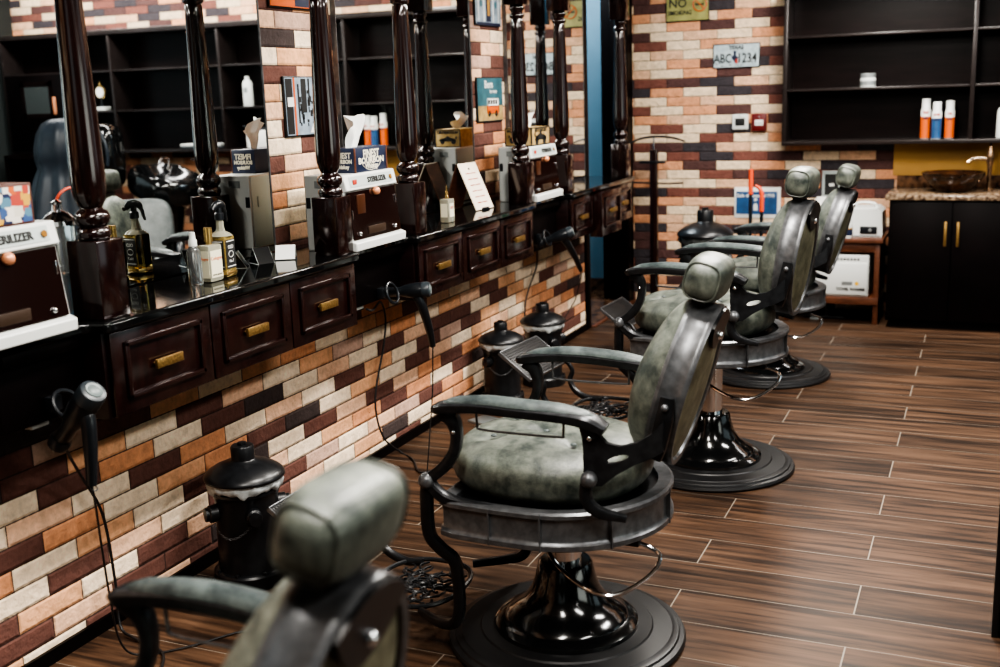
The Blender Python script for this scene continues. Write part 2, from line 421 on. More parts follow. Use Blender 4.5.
# ---------------------------------------------------------------- vanity counters
XF = -2.125
def front_panel(mb, x, y0, y1, z0, z1, w=.016, d=.010):
    # raised picture-frame moulding on the +X face
    for a, b, c, e in ((y0, y1, z0, z0+w), (y0, y1, z1-w, z1), (y0, y0+w, z0, z1), (y1-w, y1, z0, z1)):
        mb.box(x-.002, x+d, a, b, c, e, .004)
    return mb
def make_unit(y0, y1, label, open_idx=None):
    t = thing('drawer_cabinet', label, 'cabinet', (XW, y0, .785), 0, 'dark mahogany drawer cabinets under the black worktop')
    L = y1-y0; D = XF-XW
    MB().box(.002, D-.018, 0, L, 0, .241, .002).build('cabinet_body', WOODB, t)
    n = 3; w = (L-.02)/n
    for k in range(n):
        d = MB(); a, b = .01+k*w+.003, .01+(k+1)*w-.003
        off = .05 if k == open_idx else 0.
        zo = -.03 if k == open_idx else 0.
        d.box(-.016-(.06 if off else 0), 0, a, b, .004+zo, .236, .003)
        front_panel(d, 0, a+.045, b-.045, .042+zo*.6, .205)
        dr = d.build('drawer', WOOD, t, loc=(D+off, 0, 0))
        h = MB(); c = (a+b)/2; hz = .118
        h.box(.008, .019, c-.056, c+.056, hz-.0135, hz+.0135, .002)
        for q in (-.045, .045): h.cyl((0, c+q, hz), (.010, c+q, hz), .005, n=8)
        hd = h.build('drawer_handle', BRASS, dr)
    return t
make_unit(2.235, 3.535, 'three-drawer dark wood cabinet nearest the camera, under the spray bottles')
make_unit(4.02, 5.32, 'three-drawer dark wood cabinet in the middle, under the perfume bottle and menu card')
make_unit(5.875, 7.075, 'three-drawer dark wood cabinet at the far end with its middle drawer pulled out', 1)
for y0, y1, lab in ((1.94, 2.233, 'dark wood recess box behind the nearest hanging hair dryer'),
                    (3.537, 4.018, 'dark wood recess box under the white sterilizer with the navy box'),
                    (5.322, 5.873, 'dark wood recess box under the farthest sterilizer')):
    t = thing('recess_box', lab, 'cabinet', (XW, y0, .82), 0, 'recessed dark boxes between the drawer cabinets')
    MB().box(.002, .27, 0, y1-y0, 0, .206, .003).build('box_body', WOODK, t)
    MB().box(.262, .30, 0, y1-y0, .170, .206, .004).build('top_rail', WOODK, t)
# continuous worktop with notches at the recesses
pts = [(XW+.002, 1.2)]
edge = XF+.017; nx = XF-.045
pts += [(nx, 1.2)]
for a, b in ((2.222, 3.545), (4.01, 5.33), (5.865, 7.085)):
    r = .03
    pts += [(nx, a-r), (nx+r*.3, a-.008), (edge-.02, a), (edge-.004, a+.004), (edge, a+.02)]
    pts += [(edge, b-.02), (edge-.004, b-.004), (edge-.02, b)]
    if b < 7: pts += [(nx+r*.3, b+.008), (nx, b+r)]
pts += [(XW+.002, 7.085)]
wt = MB().prism(pts, 1.026, 1.056, 'xy')
o = wt.build('worktop', GRANITE)
bv = o.modifiers.new('bevel', 'BEVEL'); bv.width = .008; bv.segments = 3; bv.limit_method = 'ANGLE'
tag(o, 'long continuous black granite worktop along the brick wall', 'worktop')

# turned posts
def make_post():
    t = thing('turned_post', 'x', 'post')
    b = .052
    MB().box(-b, b, -b, b, 0, .212, .004).build('base_block', WOODP, t)
    prof = [(.034, .21), (.040, .214), (.0445, .223), (.0445, .233), (.040, .242), (.034, .246), (.041, .253), (.0465, .264), (.0465, .275), (.041, .286), (.032, .292), (.029, .297), (.033, .304),
            (.0395, .318), (.0435, .337), (.0452, .37), (.0450, .42), (.0425, .53), (.0395, .64), (.0362, .76), (.0332, .87), (.0318, .912),
            (.029, .917), (.037, .924), (.039, .933), (.035, .940), (.029, .945), (.032, .955), (.037, .962), (.039, .970), (.034, .978), (.030, .984)]
    MB().lathe([(r, z) for r, z in prof], n=36).build('turned_shaft', WOODP, t, smooth=60)
    MB().box(-b, b, -b, b, .983, 1.364, .004).build('top_block', WOODP, t)
    return t
post0 = make_post()
labs = ['dark turned wooden post at the left, nearest the camera, beside the gold-capped bottles',
        'dark turned wooden post left of the sterilizer with the navy box on top',
        'dark turned wooden post right of the sterilizer with the navy box on top',
        'dark turned wooden post left of the farthest sterilizer, hiding part of its tissue box',
        'dark turned wooden post right of the farthest sterilizer',
        'last dark turned wooden post at the far end of the worktop']
for i, y in enumerate((2.300, 3.494, 4.098, 5.322, 5.925, 7.03)):
    p = post0 if i == 0 else copy_tree(post0)
    p.location = (-2.19, y, 1.056); tag(p, labs[i], 'post', 'turned mahogany posts along the worktop')

# ---------------------------------------------------------------- sterilizers
def make_sterilizer():
    t = thing('sterilizer', 'x', 'sterilizer')
    W = .385
    # housing profile (x,z), origin at back bottom
    pr = [(.095, 0), (.306, 0), (.309, .032), (.285, .040), (.262, .218), (.278, .224), (.265, .282), (.095, .282)]
    # side walls + back shell
    h = MB()
    h.prism(pr, 0, W, 'xz')
    h.xf(Matrix.Identity(4))
    hs = h.build('housing', WHITEP, t)
    bv = hs.modifiers.new('bevel', 'BEVEL'); bv.width = .004; bv.segments = 2; bv.limit_method = 'ANGLE'
    def on(x, z, y, off): return (x+off, y, z)
    d = MB()
    # tinted door, slightly proud of the sloping front
    a, b = (.286, .042), (.264, .217)
    d.quad([(a[0]+.002, .012, a[1]), (a[0]+.002, W-.012, a[1]), (b[0]+.002, W-.012, b[1]), (b[0]+.002, .012, b[1])])
    r = bmesh.ops.extrude_face_region(d.bm, geom=d.bm.faces[:])
    for v in [g for g in r['geom'] if isinstance(g, bmesh.types.BMVert)]: v.co.x += .005
    dr = d.build('door', TINT, t)
    for yy, zz, nm in ((.055, .062, 1), (.325, .062, 1)):
        x = .286+.002+.005-(zz-.047)*.129
        MB().ball((x+.003, yy, zz), .008, 12).build('latch', CHROME, dr)
    for yy, zz in ((.022, .135), (W-.024, .165)):
        x = .286+.007-(zz-.047)*.129
        MB().box(x-.001, x+.004, yy-.003, yy+.003, zz-.017, zz+.017, .001).build('hinge', CHROME, dr)
    MB().ball((.278, .215, .208), .0165, 16).build('knob', COPPER, dr)
    # items glimpsed behind the tint
    MB().box(.2745, .2815, .065, .125, .125, .205, .002).build('brush', pmat('brush_wood', (.055, .018, .007), .3), dr)
    MB().box(.287, .2945, .12, .25, .052, .082, .002).build('towel_roll', pmat('towel_roll', (.035, .018, .009), .5), dr)
    # header strip
    st = MB().quad([(.2775, .03, .235), (.2775, W-.03, .235), (.2675, W-.03, .273), (.2675, .03, .273)]).build('label_strip', GREYP, t)
    rot = (math.radians(75.5), 0, H90)
    text('lettering', 'STERILIZER', .0285, (.2748, .232, .2535), rot, BLACKINK, st, bold=.0008)
    MB().lathe([(.009, 0), (.009, .003)], (.2745, .338, .2535), 14, Matrix.Rotation(math.radians(75), 3, 'Y')).build('indicator', pmat('ster_lamp', (.25, .12, .02), .2), st)
    MB().box(.273, .277, .052, .078, .244, .262, .001).build('switch', REDINK, st)
    MB().box(.0925, .095, .006, W-.006, .006, .276).box(.088, .093, .04, .07, .16, .20).build('rear_panel', pmat('rear_panel_bounce_tint', (.50, .68, .76), .5), t)  # bluish tint painted in to offset brick bounce and dim light on this face
    # rating plates on the narrow side
    MB().box(.14, .19, -.0015, .0, .235, .262).build('rating_plate', SILVERP, t)
    MB().box(.100, .118, -.0015, .0, .16, .20).build('side_socket', BLACKP, t)
    return t
s0 = make_sterilizer()
for i, (y, lab) in enumerate(((1.758, 'white sterilizer cabinet at the left edge under the colourful printed box'),
                              (3.549, 'white sterilizer cabinet between the second and third posts, topped by a navy tissue box'),
                              (5.378, 'white sterilizer cabinet at the far end, topped by a vintage car tissue box'))):
    t = s0 if i == 0 else copy_tree(s0)
    t.location = (-2.432, y, 1.056); tag(t, lab, 'sterilizer', 'white tool sterilizers on the worktop')
sy = 3.547; 
# tissue boxes
def tissue(parent, z, w=.1, h=.11, dy=0., seed=1):
    rnd = random.Random(seed); m = MB(); n = 12
    rows = []
    for j in range(7):
        t = j/6; row = []
        for k in range(n):
            u = k/(n-1)-.5
            wid = w*(.55+.55*t)
            x = .020*sin(u*9+seed+t*2)*(.4+t)+.012*t*sin(u*20)
            zz = z+h*t*(1-.9*abs(u-.15)**1.5)+.008*sin(u*14+seed)*t
            row.append(m.bm.verts.new((x, dy+u*wid+.02*t, zz)))
        rows.append(row)
    for a, b in zip(rows, rows[1:]):
        for k in range(n-1): m.bm.faces.new((a[k], a[k+1], b[k+1], b[k]))
    return m.build('tissue', TISSUE, parent, smooth=80)
t = thing('tissue_box', 'navy tissue box with cream whiskey-style lettering on the middle sterilizer', 'tissue box', (-2.235, 3.785, 1.3385))
MB().box(-.055, .055, -.125, .125, 0, .092, .002).build('carton', NAVY, t)
for yy in (-.1205, .1205): MB().box(.052, .0565, yy-.005, yy+.005, 0, .092, .001).build('side_edge', TABLEW, t)
def dome_text(t, x):
    a = text('lettering', 'FINEST', .042, (x, 0, .066), RX, CREAMINK, t, sx=.95, bold=.001)
    b = text('lettering', 'BOURBON', .032, (x, 0, .041), RX, CREAMINK, t, sx=1.25, bold=.001)
    c = text('lettering', 'Whiskey', .030, (x, 0, .020), RX, CREAMINK, t, sx=.9, bold=.0006)
dome_text(t, .0557)
for ss, zz, hh in (('FINEST', .064, .030), ('BOURBON', .042, .021), ('Whiskey', .022, .020)):
    text('lettering', ss, hh, (0, -.1257, zz), RY, CREAMINK, t, sx=.85, bold=.0008)
m = MB()
m.tube([(.0560, .075*cos(a), .045+.040*sin(a)) for a in [pi+pi*k/10 for k in range(11)]], .0012, 6, smooth=1)
m.build('arc_line', CREAMINK, t)
tissue(t, .092, .10, .125, dy=-.05, seed=3)
t = thing('tissue_box', 'tan vintage racing car tissue box on the farthest sterilizer', 'tissue box', (-2.255, 5.585, 1.3385))
MB().box(-.075, .075, -.13, .13, 0, .095, .002).build('carton', TANP, t)
def car_icon(parent, M, s, nm='car_drawing', m=BLACKINK):
    q = MB()
    q.prism([(-.5, -.05), (-.42, .06), (-.15, .12), (.0, .22), (.12, .12), (.45, .05), (.5, -.05)], 0, .01, 'xz')
    for a in (-.33, .3): q.lathe([(.13, 0), (.13, .012)], (a, 0, -.08), 14, Matrix.Rotation(-H90, 3, 'X'))
    q.box(-.52, -.44, 0, .01, .05, .17)
    q.xf(M @ Matrix.Scale(s, 4))
    return q.build(nm, m, parent)
# front (+X) picture
MX = lambda x, y, z: Matrix.Translation((x, y, z)) @ Matrix.Rotation(H90, 4, 'Z')
car_icon(t, MX(.0762, 0, .038), .17)
text('lettering', 'MOTORSPORT', .026, (.0757, 0, .078), RX, BLACKINK, t, bold=.0008)
bd = MB()
for z0, z1 in ((.0, .006), (.089, .095)): bd.box(.0745, .0762, -.13, .13, z0, z1)
for y0 in (-.13, .124): bd.box(.0745, .0762, y0, y0+.006, 0, .095)
bd.build('printed_border', BLACKINK, t)
# narrow side facing the camera
car_icon(t, Matrix.Translation((0, -.1312, .038)), .105)
text('lettering', 'MOTORSPORT', .019, (0, -.1307, .078), RY, BLACKINK, t, bold=.0008)
bd = MB()
for z0, z1 in ((.0, .005), (.090, .095)): bd.box(-.075, .075, -.1315, -.130, z0, z1)
for x0 in (-.075, .070): bd.box(x0, x0+.005, -.1315, -.130, 0, .095)
bd.build('printed_border', BLACKINK, t)
tissue(t, .095, .11, .085, seed=5)
# colourful box on the left sterilizer
t = thing('printed_box', 'colourful collage-printed box on the leftmost sterilizer', 'box', (-2.24, 1.965, 1.3385))
MB().box(-.07, .07, -.12, .12, 0, .10, .002).build('carton', pmat('collage_base', (.10, .04, .03), .5), t)
def collage():
    m, nt, b = new_mat('collage_print')
    tc = nt.nodes.new('ShaderNodeTexCoord'); mp = nt.nodes.new('ShaderNodeMapping'); mp.inputs['Scale'].default_value = (1, 38, 44); lnk(nt, tc.outputs['Object'], mp.inputs['Vector'])
    v = nt.nodes.new('ShaderNodeTexVoronoi'); v.distance = 'CHEBYCHEV'; v.inputs['Scale'].default_value = 1.; lnk(nt, mp.outputs[0], v.inputs['Vector'])
    sx = nt.nodes.new('ShaderNodeSeparateColor'); lnk(nt, v.outputs['Color'], sx.inputs[0])
    cr = nt.nodes.new('ShaderNodeValToRGB'); cr.color_ramp.interpolation = 'CONSTANT'
    for i, c in enumerate([(.55, .13, .04), (.05, .10, .24), (.62, .58, .50), (.02, .03, .08), (.60, .34, .06), (.45, .07, .05), (.70, .66, .60), (.10, .22, .30)]):
        e = cr.color_ramp.elements[i] if i < 2 else cr.color_ramp.elements.new(i/8)
        e.position = i/8; e.color = (*c, 1)
    lnk(nt, sx.outputs[0], cr.inputs['Fac']); lnk(nt, cr.outputs['Color'], b.inputs['Base Color'])
    b.inputs['Roughness'].default_value = .45
    return m
MB().box(.0700, .0712, -.112, .112, .006, .094).build('collage_panel', collage(), t)

# ---------------------------------------------------------------- bottles
def bottle_set():
    # clear pump spray
    t = thing('spray_bottle', 'small clear spray bottle with white cap, left of the gold-capped bottle', 'bottle', (-2.27, 2.80, 1.0565))
    MB().lathe([(.0, 0), (.021, 0), (.0225, .004), (.0225, .10), (.019, .113), (.012, .120), (.012, .124)], n=24).build('bottle_body', GLASS, t)
    MB().lathe([(.0135, .122), (.0135, .140), (.010, .146), (.009, .165), (.0, .166)], n=20).build('cap', WHITEP, t)
    # perfume bottle, gold cap
    t = thing('perfume_bottle', 'square clear bottle with tall gold cap and cream label, in the front trio', 'bottle', (-2.265, 2.872, 1.0565))
    MB().box(-.024, .024, -.034, .034, 0, .118, .006).build('bottle_body', PALEL, t)
    MB().box(.0242, .0250, -.028, .028, .014, .100).build('paper_label', LABELC, t)
    MB().box(-.022, .022, -.0352, -.0342, .014, .100).build('paper_label', LABELC, t)
    text('lettering', 'Cologne', .016, (.0252, 0, .075), RX, ORANGE, t)
    text('lettering', 'AFTER SHAVE', .008, (.0252, 0, .022), RX, BLACKINK, t)
    text('lettering', 'Cologne', .013, (0, -.0354, .075), RY, ORANGE, t)
    MB().lathe([(.010, .116), (.010, .126)], n=18).build('neck', GOLD, t)
    MB().lathe([(.0135, .126), (.0135, .172), (.0, .173)], n=24).build('cap', GOLD, t)
    # whiskey style trigger sprayer
    t = thing('trigger_bottle', 'square amber whiskey-style bottle with black trigger sprayer and black label', 'bottle', (-2.285, 2.962, 1.0565), .1)
    b = MB().box(-.032, .032, -.032, .032, .0, .135, .007)
    b.build('bottle_body', AMBER, t)
    MB().box(-.033, .033, -.033, .033, .004, .020, .004).build('bottom_band', GOLD, t)
    MB().lathe([(.040, .134), (.030, .143), (.016, .150), (.0135, .160), (.0120, .190)], n=8, M=Matrix.Rotation(pi/8, 3, 'Z')).build('shoulder', PALEL, t)
    lb = MB().box(.0322, .0330, -.027, .027, .028, .122).box(-.027, .027, -.0330, -.0322, .028, .122)
    lb.build('black_label', BLACKINK, t)
    q = MB()
    for z in (.034, .116): q.box(.0331, .0335, -.024, .024, z, z+.0025).box(-.024, .024, -.0335, -.0331, z, z+.0025)
    q.tube([(.0333, .014*cos(a), .075+.010*sin(a)) for a in [2*pi*k/16 for k in range(16)]], .0011, 5, closed=True, smooth=1)
    q.tube([(.014*cos(a), -.0333, .075+.010*sin(a)) for a in [2*pi*k/16 for k in range(16)]], .0011, 5, closed=True, smooth=1)
    q.build('label_ornament', PAPER, t)
    for loc, r in (((.0334, 0, .098), RX), ((0, -.0334, .098), RY)):
        text('lettering', 'OLD', .016, loc, r, PAPER, t)
    for loc, r in (((.0334, 0, .052), RX), ((0, -.0334, .052), RY)):
        text('lettering', 'No.7', .013, loc, r, PAPER, t)
    MB().lathe([(.0155, .186), (.0155, .206), (.012, .21)], n=18).build('collar', BLACKP, t)
    hd = MB()
    hd.tube([(0, -.034, .222), (0, -.018, .233), (0, .006, .236), (0, .026, .229), (0, .036, .218)], [.009, .013, .014, .012, .006], 12, sx=.8)
    hd.cyl((0, 0, .206), (0, 0, .226), .010)
    hd.cyl((0, -.030, .224), (0, -.043, .221), .007)
    hd.build('sprayer_head', BLACKP, t)
    MB().tube([(0, .022, .224), (0, .036, .210), (0, .040, .192), (0, .046, .176)], [.006, .006, .005, .004], 8, sx=1.2).build('trigger', BLACKP, t)
    # little perfume on middle counter
    t = thing('perfume_bottle', 'lone clear perfume bottle on the middle worktop, in front of the menu card', 'bottle', (-2.21, 4.49, 1.0565))
    MB().box(-.022, .022, -.032, .032, 0, .105, .005).build('bottle_body', PALEL, t)
    MB().box(.0222, .0228, -.020, .020, .025, .085).build('paper_label', LABELC, t)
    MB().box(-.016, .016, -.0328, -.0322, .025, .085).build('paper_label', LABELC, t)
    text('lettering', 'GIN', .018, (.0231, 0, .066), RX, REDINK, t)
    MB().lathe([(.008, .104), (.008, .118), (.0065, .120), (.0065, .134), (.0025, .138), (.0025, .162), (.0, .163)], n=16).build('cap', GOLD, t)
    # barbicide jar behind first post
    t = thing('disinfectant_jar', 'glass disinfectant jar with chrome lid and blue liquid, left of the nearest post', 'jar', (-2.295, 2.285, 1.0565))
    MB().lathe([(.040, 0), (.043, .006), (.038, .03), (.040, .24), (.043, .25)], n=28).build('glass_jar', GLASS, t)
    MB().lathe([(.036, .008), (.036, .12)], n=24).build('blue_liquid', BLUEL, t)
    MB().lathe([(.047, .25), (.047, .262), (.030, .280), (.014, .290), (.012, .305), (.016, .312), (.0, .32)], n=28).build('chrome_lid', CHROME, t)
    MB().tube([(0, .0, .315), (0, .02, .335), (.0, .06, .345), (0, .10, .325)], .004, 8).build('lift_handle', REDHANDLE, t)
bottle_set()
# menu card (folded easel)
t = thing('menu_card', 'folded wooden-backed price menu card standing on the middle worktop', 'sign', (-2.375, 5.06, 1.0565))
tp = Vector((0, .02, .225))
def slab(parent, nm, a, b, w0, w1, th, m):
    # thin board whose centreline runs from a to b (in YZ), spanning x from w0 to w1
    a, b = Vector(a), Vector(b); d = (b-a).normalized(); n = Vector((0, -d.z, d.y))*th
    q = MB(); vs = []
    for x in (w0, w1):
        for p in (a, a+n, b+n, b): vs.append(q.bm.verts.new((x, p.y, p.z)))
    for f in ((0, 1, 2, 3), (7, 6, 5, 4), (0, 4, 5, 1), (1, 5, 6, 2), (2, 6, 7, 3), (3, 7, 4, 0)): q.bm.faces.new([vs[i] for i in f])
    return q.build(nm, m, parent)
t.rotation_euler = (0, 0, math.radians(84)); t.location = (-2.365, 5.03, 1.0565)
slab(t, 'front_leaf', (0, -.100, .002), (0, .0, .225), -.085, .085, .004, pmat('menu_paper', (.78, .68, .55), .6))
slab(t, 'back_leaf', (0, .085, .002), (0, .004, .225), -.085, .085, .004, TABLEW)
tilt = math.atan2(.225, .075)
q = MB()
rnd = random.Random(3)
for k in range(6):
    z = .175-k*.028; y = -.100+(.100/.223)*(z-.002)-.0055
    for x0, x1 in ((-.045, -.006), (.004, .045)):
        q.box(x0, x1, y-.0006, y+.001, z, z+.004)
q.build('printed_lines', REDINK, t)
MB().lathe([(.008, 0), (.008, .002)], (0, -.0165, .195), 12, Matrix.Rotation(H90, 3, 'X')).build('printed_emblem', BLACKINK, t)
MB().box(-.03, .03, -.113, -.098, 0, .012, .002).build('foot_clip', BLACKP, t)
# black card stand + white card by second post
def wedge(name, label, cat, loc, rz, L, hgt, d, m, edge=None):
    t = thing(name, label, cat, loc, rz)
    MB().prism([(-d, 0), (d, 0), (0, hgt)], -L/2, L/2, 'xz').build('stand_body', GLOSSB, t)
    if edge:
        q = MB()
        for y in (-L/2-.001, L/2+.001):
            q.tube([(-d, y, 0), (0, y, hgt), (d, y, 0)], .0015, 6, closed=True, smooth=1)
        q.build('bright_edge', edge, t)
    return t
wedge('card_stand', 'small black triangular card stand left of the folded white card', 'stand', (-2.36, 3.14, 1.0565), .5, .06, .055, .035, BLACKP, SILVERP)
wedge('card_stand', 'small black triangular card stand nearest the second post', 'stand', (-2.34, 3.25, 1.0565), -.5, .06, .055, .04, BLACKP, SILVERP)
t = thing('folded_card', 'small folded white card on the worktop beside the second post', 'card', (-2.31, 3.36, 1.0565), .5)
slab(t, 'card_leaf', (0, -.045, .002), (0, .0, .048), -.035, .035, .0015, PAPER)
slab(t, 'card_leaf', (0, .04, .002), (0, .002, .048), -.035, .035, .0015, PAPER)

# ---------------------------------------------------------------- pictures on the brick pillars
def picture(name, label, y0, y1, z0, z1, m, cat='picture'):
    t = thing(name, label, cat, (XW+.001, y0, z0))
    W, H = y1-y0, z1-z0
    MB().box(0, .010, 0, W, 0, H, .003).build('dark_edge', BLACKM, t)
    MB().box(.008, .0115, .006, W-.006, .006, H-.006).build('print', m, t)
    return t, W, H
t, W, H = picture('street_picture', 'black and white street scene sign with a red stripe on the near brick pillar', 3.655, 3.965, 1.475, 1.705, SKYP)
q = MB()
for a, b, c, d in ((.01, .055, .01, .22), (.115, .150, .09, .22), (.165, .175, .12, .22), (.09, .10, .05, .20), (.25, .262, .05, .10)): q.box(.0115, .0125, a, b, c, d)
for k in range(34):
    y = .09+random.random()*.18; z = .03+random.random()*.15; q.box(.0115, .0124, y, y+.006+random.random()*.012, z, z+.01+random.random()*.02)
q.build('black_buildings', BLACKINK, t)
MB().box(.0115, .0128, .062, .073, .006, .224).box(.0115, .0126, .245, .256, .03, .085).build('red_stripe', ORANGE, t)
MB().box(.0125, .0132, .018, .060, .115, .150).build('white_panel', PAPER, t)
MB().prism([(.165, .012), (.262, .012), (.255, .045), (.225, .075), (.215, .11), (.205, .07)], .0115, .0127, 'yz').build('pale_street', PAPER, t)
t, W, H = picture('tin_sign', 'orange and navy tin sign at the top of the near brick pillar', 3.60, 3.93, 1.955, 2.155, ORANGE)
MB().box(.0115, .0125, .17, .32, .01, .19).build('navy_field', NAVY, t)
text('lettering', 'GARAGE', .05, (.013, .16, .06), RX, PAPER, t)
t, W, H = picture('shopfront_picture', 'pale blue shopfront tin sign at the top of the far brick pillar', 5.435, 5.775, 1.965, 2.20, SKYP)
q = MB().box(.0115, .0125, .14, .20, .02, .17).box(.0115, .0125, .02, .32, .0, .016).box(.0115, .0125, .06, .28, .19, .20)
q.build('dark_door', NAVY, t)
MB().box(.0125, .0132, .155, .185, .05, .15).build('yellow_window', YELLOW, t)
q = MB()
for y in (.075, .265): q.lathe([(.018, 0), (.018, .001)], (.0118, y, .11), 16, Matrix.Rotation(H90, 3, 'Y'))
q.build('oval_badge', TEAL, t)
q = MB()
for y in (.035, .045, .105, .115, .225, .235, .295, .305): q.box(.0115, .0125, y, y+.004, .02, .18)
q.build('column_lines', PAPER, t)
t, W, H = picture('van_picture', 'teal vintage camper van tin sign lower on the far brick pillar', 5.425, 5.765, 1.465, 1.70, TEAL)
MB().box(.0115, .0120, .008, .332, .008, .085).build('sand_ground', TANP, t)
q = MB().box(.0118, .0128, .12, .27, .045, .085, .004)
q.build('van_body', ORANGE, t)
MB().box(.0118, .0128, .125, .265, .085, .125, .006).build('van_roof', PAPER, t)
for y in (.15, .24): MB().lathe([(.016, 0), (.016, .0015)], (.0125, y, .042), 16, Matrix.Rotation(H90, 3, 'Y')).build('van_wheel', BLACKINK, t)
for k in range(4): MB().box(.0125, .0132, .135+k*.032, .158+k*.032, .092, .115).build('van_window', BLACKINK, t)
text('lettering', 'Born', .055, (.0122, .15, .195), RX, PAPER, t, bold=.001)
text('lettering', 'to roam', .028, (.0122, .21, .160), RX, PAPER, t, bold=.0005)

# ---------------------------------------------------------------- hair dryers
def make_dryer():
    t = thing('hair_dryer', 'x', 'hair dryer')   # origin at barrel centre, barrel along +X (rear cap) / -X (nozzle)
    b = MB().lathe([(.0, -.125), (.024, -.125), (.027, -.12), (.024, -.06), (.034, -.03), (.040, .01), (.041, .045), (.038, .062), (.0, .063)], n=30, M=Matrix.Rotation(H90, 3, 'Y'))
    b.build('barrel', BLACKP, t)
    q = MB().lathe([(.037, .055), (.041, .060), (.041, .085), (.037, .097), (.028, .10), (.0, .10)], n=30, M=Matrix.Rotation(H90, 3, 'Y'))
    c = q.build('rear_cap', pmat('dryer_cap', (.028, .036, .043), .35), t)
    MB().lathe([(.026, .098), (.025, .103), (.018, .1015), (.013, .104), (.0, .104)], n=26, M=Matrix.Rotation(H90, 3, 'Y')).build('intake_grille', pmat('intake_grey', (.13, .16, .16), .4), c)
    MB().lathe([(.030, -.150), (.033, -.13), (.028, -.115)], n=26, M=Matrix.Rotation(H90, 3, 'Y'), cap=False).build('nozzle', BLACKP, t)
    return t
def dryer(S_, cap, noz, hand, label, cord):
    t = make_dryer(); tag(t, label, 'hair dryer', 'black hair dryers hanging under the worktop')
    cap, noz = Vector(cap), Vector(noz)
    d = (cap-noz).normalized(); c = cap-d*.104*S_; t.scale = (S_, S_, S_)
    R = d.to_track_quat('X', 'Z').to_matrix()
    t.location = c; t.rotation_euler = R.to_euler()
    Ri = R.transposed()
    a = Ri @ (Vector(hand[0])-c)/S_; bb = Ri @ (Vector(hand[1])-c)/S_
    up = Vector((0, 0, -.02))
    mid = a.lerp(bb, .5)+Vector((.006, 0, 0))
    MB().tube([Vector((.02, 0, -.01)), a, mid, bb], [.028, .025, .022, .016], 14, sx=.85).build('handle', BLACKP, t)
    s = MB(); k1 = a.lerp(bb, .3); s.ball(k1+Vector((.014, -.008, 0)), .005, 8); k2 = a.lerp(bb, .42); s.ball(k2+Vector((.014, -.008, 0)), .005, 8)
    s.build('switch', SILVERP, t)
    lp = bb+Vector((0, 0, -.012))
    MB().tube([lp+Vector((0, .010*cos(q), .010*sin(q))) for q in [2*pi*k/12 for k in range(12)]], .0018, 6, closed=True, smooth=1).build('hanging_loop', BLACKP, t)
    pts = [bb]+[Ri @ (Vector(p)-c)/S_ for p in cord]
    MB().tube(pts, .0035, 8, smooth=6).build('cord', RUBBER, t)
    return t
def holder(loc, rx, label):
    t = thing('dryer_holder', label, 'holder', loc, 0, 'ring holders for the hair dryers')
    q = MB()
    q.tube([(.055+.042*cos(a), .0+.010*sin(a)*0+.042*sin(a), -.0) for a in [2*pi*k/24 for k in range(24)]], .006, 8, closed=True, smooth=1, up=(0, 0, 1))
    q.xf(Matrix.Translation((.055, 0, 0)) @ Matrix.Rotation(rx, 4, 'Y') @ Matrix.Translation((-.055, 0, 0)))
    q.build('ring', BLACKP, t)
    MB().box(-.005, .02, -.02, .02, -.02, .02, .003).build('wall_plate', BLACKP, t)
    return t
holder((-2.205, 2.10, .865), 1.0, 'black ring holder carrying the nearest hair dryer')
dryer(.90, (-2.02, 2.066, .925), (-2.14, 2.075, .80), [(-2.05, 2.063, .843), (-2.05, 2.050, .675)], 'black hair dryer hanging at the left, nearest the camera, nozzle down',
      [(-2.06, 2.065, .62), (-2.15, 2.16, .45), (-2.22, 2.24, .25), (-2.26, 2.30, .08), (-2.25, 2.36, .008), (-2.15, 2.45, .006), (-2.02, 2.62, .006), (-1.86, 2.60, .006), (-1.80, 2.50, .006)])
holder((-2.205, 3.84, .850), 1.25, 'black ring holder carrying the hair dryer beside the middle drawers')
dryer(.78, (-2.03, 3.945, .853), (-2.19, 3.90, .842), [(-2.07, 3.935, .785), (-2.08, 4.035, .595)], 'black hair dryer hanging beneath the third post, left of the middle drawers',
      [(-2.09, 4.05, .55), (-2.11, 4.07, .38), (-2.12, 4.04, .18), (-2.13, 4.02, .02), (-2.10, 3.95, .006), (-1.95, 3.85, .006), (-1.82, 3.92, .006)])
holder((-2.205, 5.57, .845), 1.2, 'black ring holder carrying the farthest hair dryer')
dryer(.80, (-2.03, 5.655, .875), (-2.18, 5.60, .822), [(-2.07, 5.668, .80), (-2.08, 5.90, .62)], 'black hair dryer hanging farthest away, left of the pulled-out drawer',
      [(-2.10, 5.96, .57), (-2.20, 6.20, .47), (-2.28, 6.34, .35), (-2.34, 6.25, .22), (-2.36, 6.10, .10), (-2.36, 6.0, .01)])
